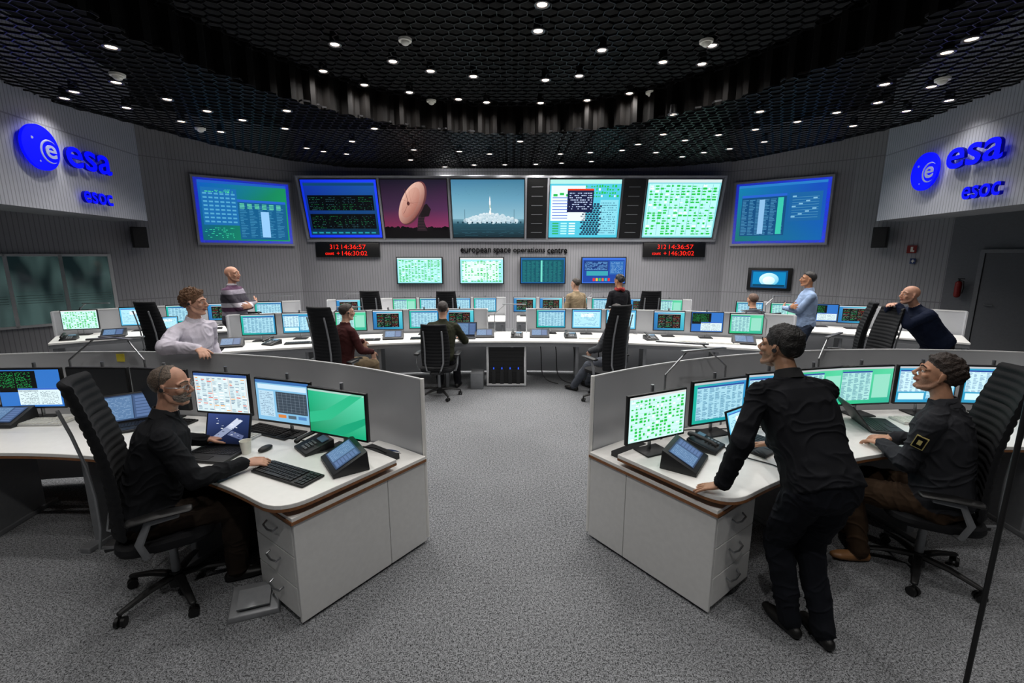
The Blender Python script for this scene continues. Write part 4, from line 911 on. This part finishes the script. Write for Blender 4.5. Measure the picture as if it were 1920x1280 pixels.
    for p in me.polygons:
        q=bvh.find_nearest(p.center); k=m.m[q[2]] if q[2] is not None else 0
        if k==SK and stubble:
            h=HI@p.center
            if abs(h.x)<.09 and -.13<h.z<.0 and h.y>-.005 and h.length<.16:
                lim=interp(h.y,[0,.03,.07,.12],[-.03,-.045,-.048,-.045])+.008*NZ.noise(h*60)
                if h.z<lim and not(abs(h.x)<.022 and -.07<h.z<-.05): k=ST
        idx[p.index]=k
        if k in (TP,TR):
            for vi in p.vertices: cv[vi]=k
    me.polygons.foreach_set('material_index',idx); me.polygons.foreach_set('use_smooth',[True]*len(idx)); me.name='person'
    off=V((loc[0]*3,loc[1]*2,7))
    nrm=[v.normal.copy() for v in me.vertices]
    for vi,k in cv.items():
        v=me.vertices[vi]; c=v.co; q=V((c.x*7,c.y*7,c.z*15))+off
        w1=NZ.noise(q+V((NZ.noise(c*4+off)*2.5,0,NZ.noise(c*5-off)*3)))
        f=(1-min(1,abs(w1)*2.6))**2-.3
        v.co=c+nrm[vi]*fold*(f+.5*NZ.noise(c*9+off))
    o=obj('person',me,None,loc,rad(face-90)); o.scale=(scale,)*3; meta(o,label,'person')
    for s in (-1,1):
        e=MB(); e.T=HM; e.ell((s*.032,.073,.002),(.0125,.0125,.0115),0,14); e.ell((s*.032,.0815,.002),(.0058,.0048,.0058),1,10); obj('eye',e.mesh('eye',[mt_eye,mt_letter]),o)
        e=MB(); e.T=HM; e.tube([(s*.014,.0955,.030),(s*.034,.091,.037),(s*.053,.073,.028)],[(.0045,.002),(.005,.002),(.003,.002)],6,side=(0,0,1))
        obj('eyebrow',e.mesh('eyebrow',[M('brow',hcol,.9)]),o)
    hm=M('hair_fibre',hcol,.55,noise=.5,scale=140,bump=.8)
    def shell(c,r,mask,amp,mat,nm,base=.9,fr=5):
        h=MB(); h.T=HM; nU,nV=96,64; rg=[]
        for i in range(1,nV):
            ph=-math.pi/2+math.pi*i/nV; row_=[]
            for j in range(nU):
                th=2*math.pi*j/nU; d=V((math.cos(ph)*math.cos(th),math.cos(ph)*math.sin(th),math.sin(ph)))
                k=mask(d+V((0,0,.10*NZ.noise(d*7)+.06*NZ.noise(d*19)))); q=base+(1-base)*k+amp*k*(NZ.noise(d*fr*.6+V(head)*7)+.45*NZ.noise(d*fr*2.2)+.3*NZ.noise(V((d.x*26,d.y*12,d.z*9)))); row_.append((c[0]+r[0]*d.x*q,c[1]+r[1]*d.y*q,c[2]+r[2]*d.z*q))
            rg.append(row_)
        h.loft(rg); obj(nm,h.mesh(nm,[mat],True,70),o)
    def ramp(x): return max(0,min(1,x*5+.5))
    def hl(d):
        z=interp(d.y,[-1,-.45,-.2,.0,.12,.3,.6,.95],[-.8,-.75,-.35,-.12,-.12,.25,.42,.52]); return ramp(d.z-z)
    if hair=='full': shell((0,-.015,.040),(.0835,.105,.100),hl,.09,hm,'hair')
    elif hair=='thick': shell((0,-.018,.038),(.087,.110,.105),hl,.13,hm,'hair',.86,7)
    elif hair=='curly': shell((0,-.018,.040),(.089,.109,.106),hl,.2,hm,'hair',.87,8)
    elif hair=='short': shell((0,-.014,.036),(.0795,.1005,.091),hl,.03,hm,'hair')
    elif hair=='receding': shell((0,-.017,.034),(.0810,.1015,.0885),lambda d:hl(d)*ramp(.36-d.y+.35*(1-min(1,abs(d.z+.1)*1.2))),.045,hm,'hair',.9)
    if beard:
        bmt=M('beard_hair',beard,.8,noise=.4,scale=160,bump=.9)
        shell((0,.030,-.055),(.055,.063,.062),lambda d:ramp(interp(d.y,[-.3,0,.5,.8,1],[.45,.35,.08,-.08,-.12])-d.z)*ramp(d.y+.1),.05,bmt,'beard',.87,9)
        h=MB(); h.T=HM; h.tube([(-.03,.074,-.056),(-.014,.089,-.047),(0,.0925,-.045),(.014,.089,-.047),(.03,.074,-.056)],[.004,.0055,.0045,.0055,.004],8); obj('moustache',h.mesh('moustache',[bmt]),o)
    if headset:
        h=MB(); h.T=HM; h.tube([(.088,-.012,.0)]+[(.090*math.cos(a),-.018,.03+.1*math.sin(a)) for a in [math.pi*(i/10) for i in range(11)]]+[(-.088,-.012,.0)],.0018,8)
        for s in (-1,1): h.cyl((s*.085,-.010,-.002),(s*.093,-.010,-.002),.013,.011,16)
        h.tube([(.09,-.005,-.008),(.082,.05,-.045),(.055,.10,-.062),(.03,.112,-.064)],.0013,8); h.ell((.03,.112,-.064),(.005,.004,.004)); obj('headset',h.mesh('headset',[mt_hs]),o)
    if glasses:
        h=MB(); h.T=HM
        for s in (-1,1):
            h.tube([(s*.033+.022*math.cos(a),.1-.006*abs(math.cos(a)),.0+.015*math.sin(a)) for a in [2*math.pi*i/14 for i in range(15)]],.0016,6)
            h.tube([(s*.055,.094,.004),(s*.078,.07,.006),(s*.085,.0,.012)],.0018,6)
        h.tube([(-.011,.1,.004),(.011,.1,.004)],.002,6); obj('glasses',h.mesh('glasses',[mt_alu]),o)
    if collar:
        h=MB(); ax=(up+(head-neck).normalized()).normalized(); X=s1; Y=ax.cross(X).normalized()
        rg=[]
        for (z,r_) in ((-.01,.078),(.022,.070),(.044,.066),(.046,.061),(.02,.060)):
            row_=[]
            for i in range(28):
                a=2*math.pi*i/28; fr_=max(0,math.sin(a)); row_.append(neck+ax*(z-.03*fr_*(1 if z>0 else .4))+X*math.cos(a)*r_+Y*math.sin(a)*r_*1.02)
            rg.append(row_)
        h.loft(rg); obj('collar',h.mesh('collar',[M('collar_cloth',collar,.85,noise=.1,scale=30)],True,50),o)
    if patch:
        c_=SL.lerp(EL,.4); ax=(EL-SL).normalized(); nn=V((-1,-.1,.1)); nn=(nn-ax*nn.dot(ax)).normalized(); sd=ax.cross(nn)
        RM=Matrix((sd,ax,nn)).transposed()
        h=MB(); h.box(c_+nn*.066,(.06,.078,.01),0,RM); h.box(c_+nn*.0715,(.05,.068,.003),1,RM); h.box(c_+nn*.0735,(.02,.03,.003),0,RM)
        obj('sleeve_patch',h.mesh('patch',[M('patch_gold','b8a868',.7),mt_letter],False),o)
    return o
SIT=dict(hip=(0,-.03,.57),chest=(0,.02,.9),neck=(0,.05,1.11),head=(0,.09,1.28),aL=(-.14,.42,.08),aR=(.14,.42,.08),kp=(0,.3,1))
def sitp(loc,face,label,top,trou,**k):
    d=dict(SIT); d.update(k); return person(loc,face,label,top,trou,**d)
sitp((-2.13,2.46,0),35,'seated bearded man in black sweater with headset working at laptop','17181b','2a221c',skin='c09078',hair='receding',hcol='64564a',beard='8a8078',vox=.0045,
  chest=(-.01,.07,.9),neck=(-.02,.12,1.13),head=(-.02,.17,1.30),yaw=-26,pitch=-2,wR=(.17,.47,.80),wL=(-.36,.28,.82),dR=(.15,1,-.12),dL=(-.1,1,-.1),nR=(-.2,0,-1),nL=(.1,0,-1),cR=.45,cL=.3,headset=True,glasses=True,bulk=1.14,shw=.2,
  aL=(-.16,.5,.08),aR=(.1,.38,.08),collar='1a1b1f',fold=.008)
person((1.60,2.13,0),96,'standing man in black clothes leaning on desk with both hands','15161a','14161c',skin='b08468',hair='full',hcol='120e0c',stubble='y',vox=.0045,
  hip=(-.02,.0,.91),chest=(-.03,.19,1.18),neck=(-.04,.30,1.39),head=(-.06,.37,1.545),yaw=30,pitch=8,wL=(-.42,.22,.83),wR=(.12,.62,.83),dL=(-.6,.55,-.35),dR=(0,1,-.3),nL=(0,.1,-1),nR=(0,.2,-1),cL=.12,cR=.12,
  pL=(-.5,-.9,.2),pR=(.7,-.5,-.6),aL=(-.06,.06,.08),aR=(.07,-.03,.08),tL=(-.15,1,0),tR=(.1,1,0),shw=.195,bulk=1.08,headset=True,collar='101114',fold=.008)
sitp((2.66,2.62,0),125,'seated man in dark grey jacket with sleeve patch and tan boots','2a2b2f','3a2c20',skin='b8886c',hair='thick',hcol='2a1c14',stubble='y',vox=.0045,
  chest=(0,.02,.93),neck=(0,.04,1.16),head=(.0,.09,1.335),yaw=22,pitch=14,wL=(.0,.29,.81),wR=(.2,.28,.81),dL=(.45,.85,-.15),dR=(-.4,.85,-.1),nL=(0,0,-1),nR=(0,0,-1),cL=.4,cR=.4,shoe='8a6038',patch=True,bulk=1.14,shw=.2,
  pL=(-.9,-.5,-.9),aL=(-.15,.3,.08),aR=(.14,.5,.08),tL=(-.9,.8,0),collar='303136',fold=.009,slv=1.2)
person((-3.1,4.25,0),-5,'standing man in white shirt with headset leaning on partition','d6d0dc','30343c',skin='cc9c84',hair='curly',hcol='6a4a30',vox=.007,
  chest=(0,.06,1.24),neck=(0,.1,1.45),head=(0,.13,1.62),yaw=14,pitch=0,wR=(.40,.42,1.27),dR=(.5,.9,-.25),nR=(0,0,-1),cR=.5,wL=(-.28,.12,.95),headset=True,pR=(.8,-.7,-.2),syaw=-8,collar='d8d4de',slv=1.2,fold=.009)
XA=dict(wR=(-.10,.25,1.2),wL=(.10,.29,1.16),dR=(-1,-.15,.15),dL=(1,-.25,.1),nR=(0,-1,-.1),nL=(0,-1,0),pR=(.8,-.1,-1),pL=(-.8,-.1,-1))
person((-4.55,7.4,0),5,'standing man in striped sweater with folded arms',stripes('striped_knit',['3a3640','8a8490','4c2f48','b8b4bc','35313c'],.32),'2c2e34',skin='b88870',hair='none',hcol='2c241e',stubble='y',vox=.009,yaw=-5,pitch=5,scale=1.08,bulk=1.15,**XA)
person((4.83,7.4,0),165,'standing man in light blue shirt with folded arms','8fa4c4','303848',skin='b07c5c',hair='short',hcol='15100e',vox=.009,pitch=5,yaw=-8,scale=1.03,collar='98acc8',**XA)
person((5.5,5.75,0),172,'bald man in navy sweater leaning on chair back','141c30','18181c',skin='c09078',hair='none',hcol='3a2a20',stubble='y',vox=.008,hip=(0,.0,.95),chest=(0,.22,1.2),neck=(0,.33,1.4),head=(0,.42,1.56),pitch=5,
  wR=(.02,.62,1.42),wL=(-.1,.58,1.43),dR=(-.8,.5,.1),dL=(.9,.3,.0),nR=(-.2,-.3,-1),nL=(0,-.3,-1),pR=(.6,.2,-1),pL=(-.6,.2,-1),bulk=1.15,shw=.2)
sitp((-2.36,6.22,0),50,'seated man in maroon top with headset','3c1c1c','6a5c48',hair='short',hcol='2a1e16',vox=.01,wL=(-.2,.42,.8),wR=(.15,.35,.7),headset=True,yaw=-10)
sitp((-1.02,6.56,0),88,'seated man in dark olive top seen from behind','2c2e22','1c1c20',hair='short',hcol='241a14',vox=.01,wL=(-.2,.4,.8),wR=(.2,.4,.8),nL=(0,0,-1),nR=(0,0,-1),dL=(0,1,0),dR=(0,1,0),bulk=1.05)
sitp((1.5,6.42,0),128,'seated man in grey shirt behind tall chair back','4a4c50','4c5058',hair='short',hcol='241a14',vox=.01,head=(0,.03,1.26),neck=(0,.0,1.1),chest=(0,-.02,.9),wL=(-.2,.3,.68),wR=(.2,.4,.8),aL=(-.2,.62,.08),aR=(.1,.6,.08))
person((1.25,8.85,0),120,'standing man in beige sweater','8a7a62','2a2a2e',hair='short',hcol='2a2018',vox=.012,scale=.93,yaw=20)
person((2.08,8.8,0),110,'standing person in dark coat with red scarf','17171b','1a1a1e',skin='a87858',hair='full',hcol='0e0b0a',vox=.012,scale=.97,yaw=20)
sitp((4.28,7.95,0),100,'seated man with brown hair seen above desk','3a3c44','1c1c20',skin='c09074',hair='short',hcol='5a4030',vox=.012,wL=(-.2,.4,.8),wR=(.2,.4,.8))
m=MB(); m.tube([(2.08+.075*math.cos(a),8.79+.075*math.sin(a),1.42+.015*math.sin(3*a)) for a in [2*math.pi*i/20 for i in range(21)]],.03,10); o=obj('scarf',m.mesh('scarf',[M('red_scarf','7a1818',.9)])); meta(o,'dark red scarf worn around the neck','scarf')
# ---------------------------------------------------------------- world, camera
w=D.worlds.new('dim_room'); SC.world=w; w.use_nodes=True; w.node_tree.nodes['Background'].inputs[0].default_value=(.5,.55,.7,1); w.node_tree.nodes['Background'].inputs[1].default_value=.02
cd=D.cameras.new('camera'); cd.sensor_width=36; cd.lens=850/1920*36; cd.clip_end=60; cd.clip_start=.05
cam=link(D.objects.new('camera',cd)); cam.location=(0,0,2.05); cam.rotation_euler=(rad(90-10.66),0,0); SC.camera=cam
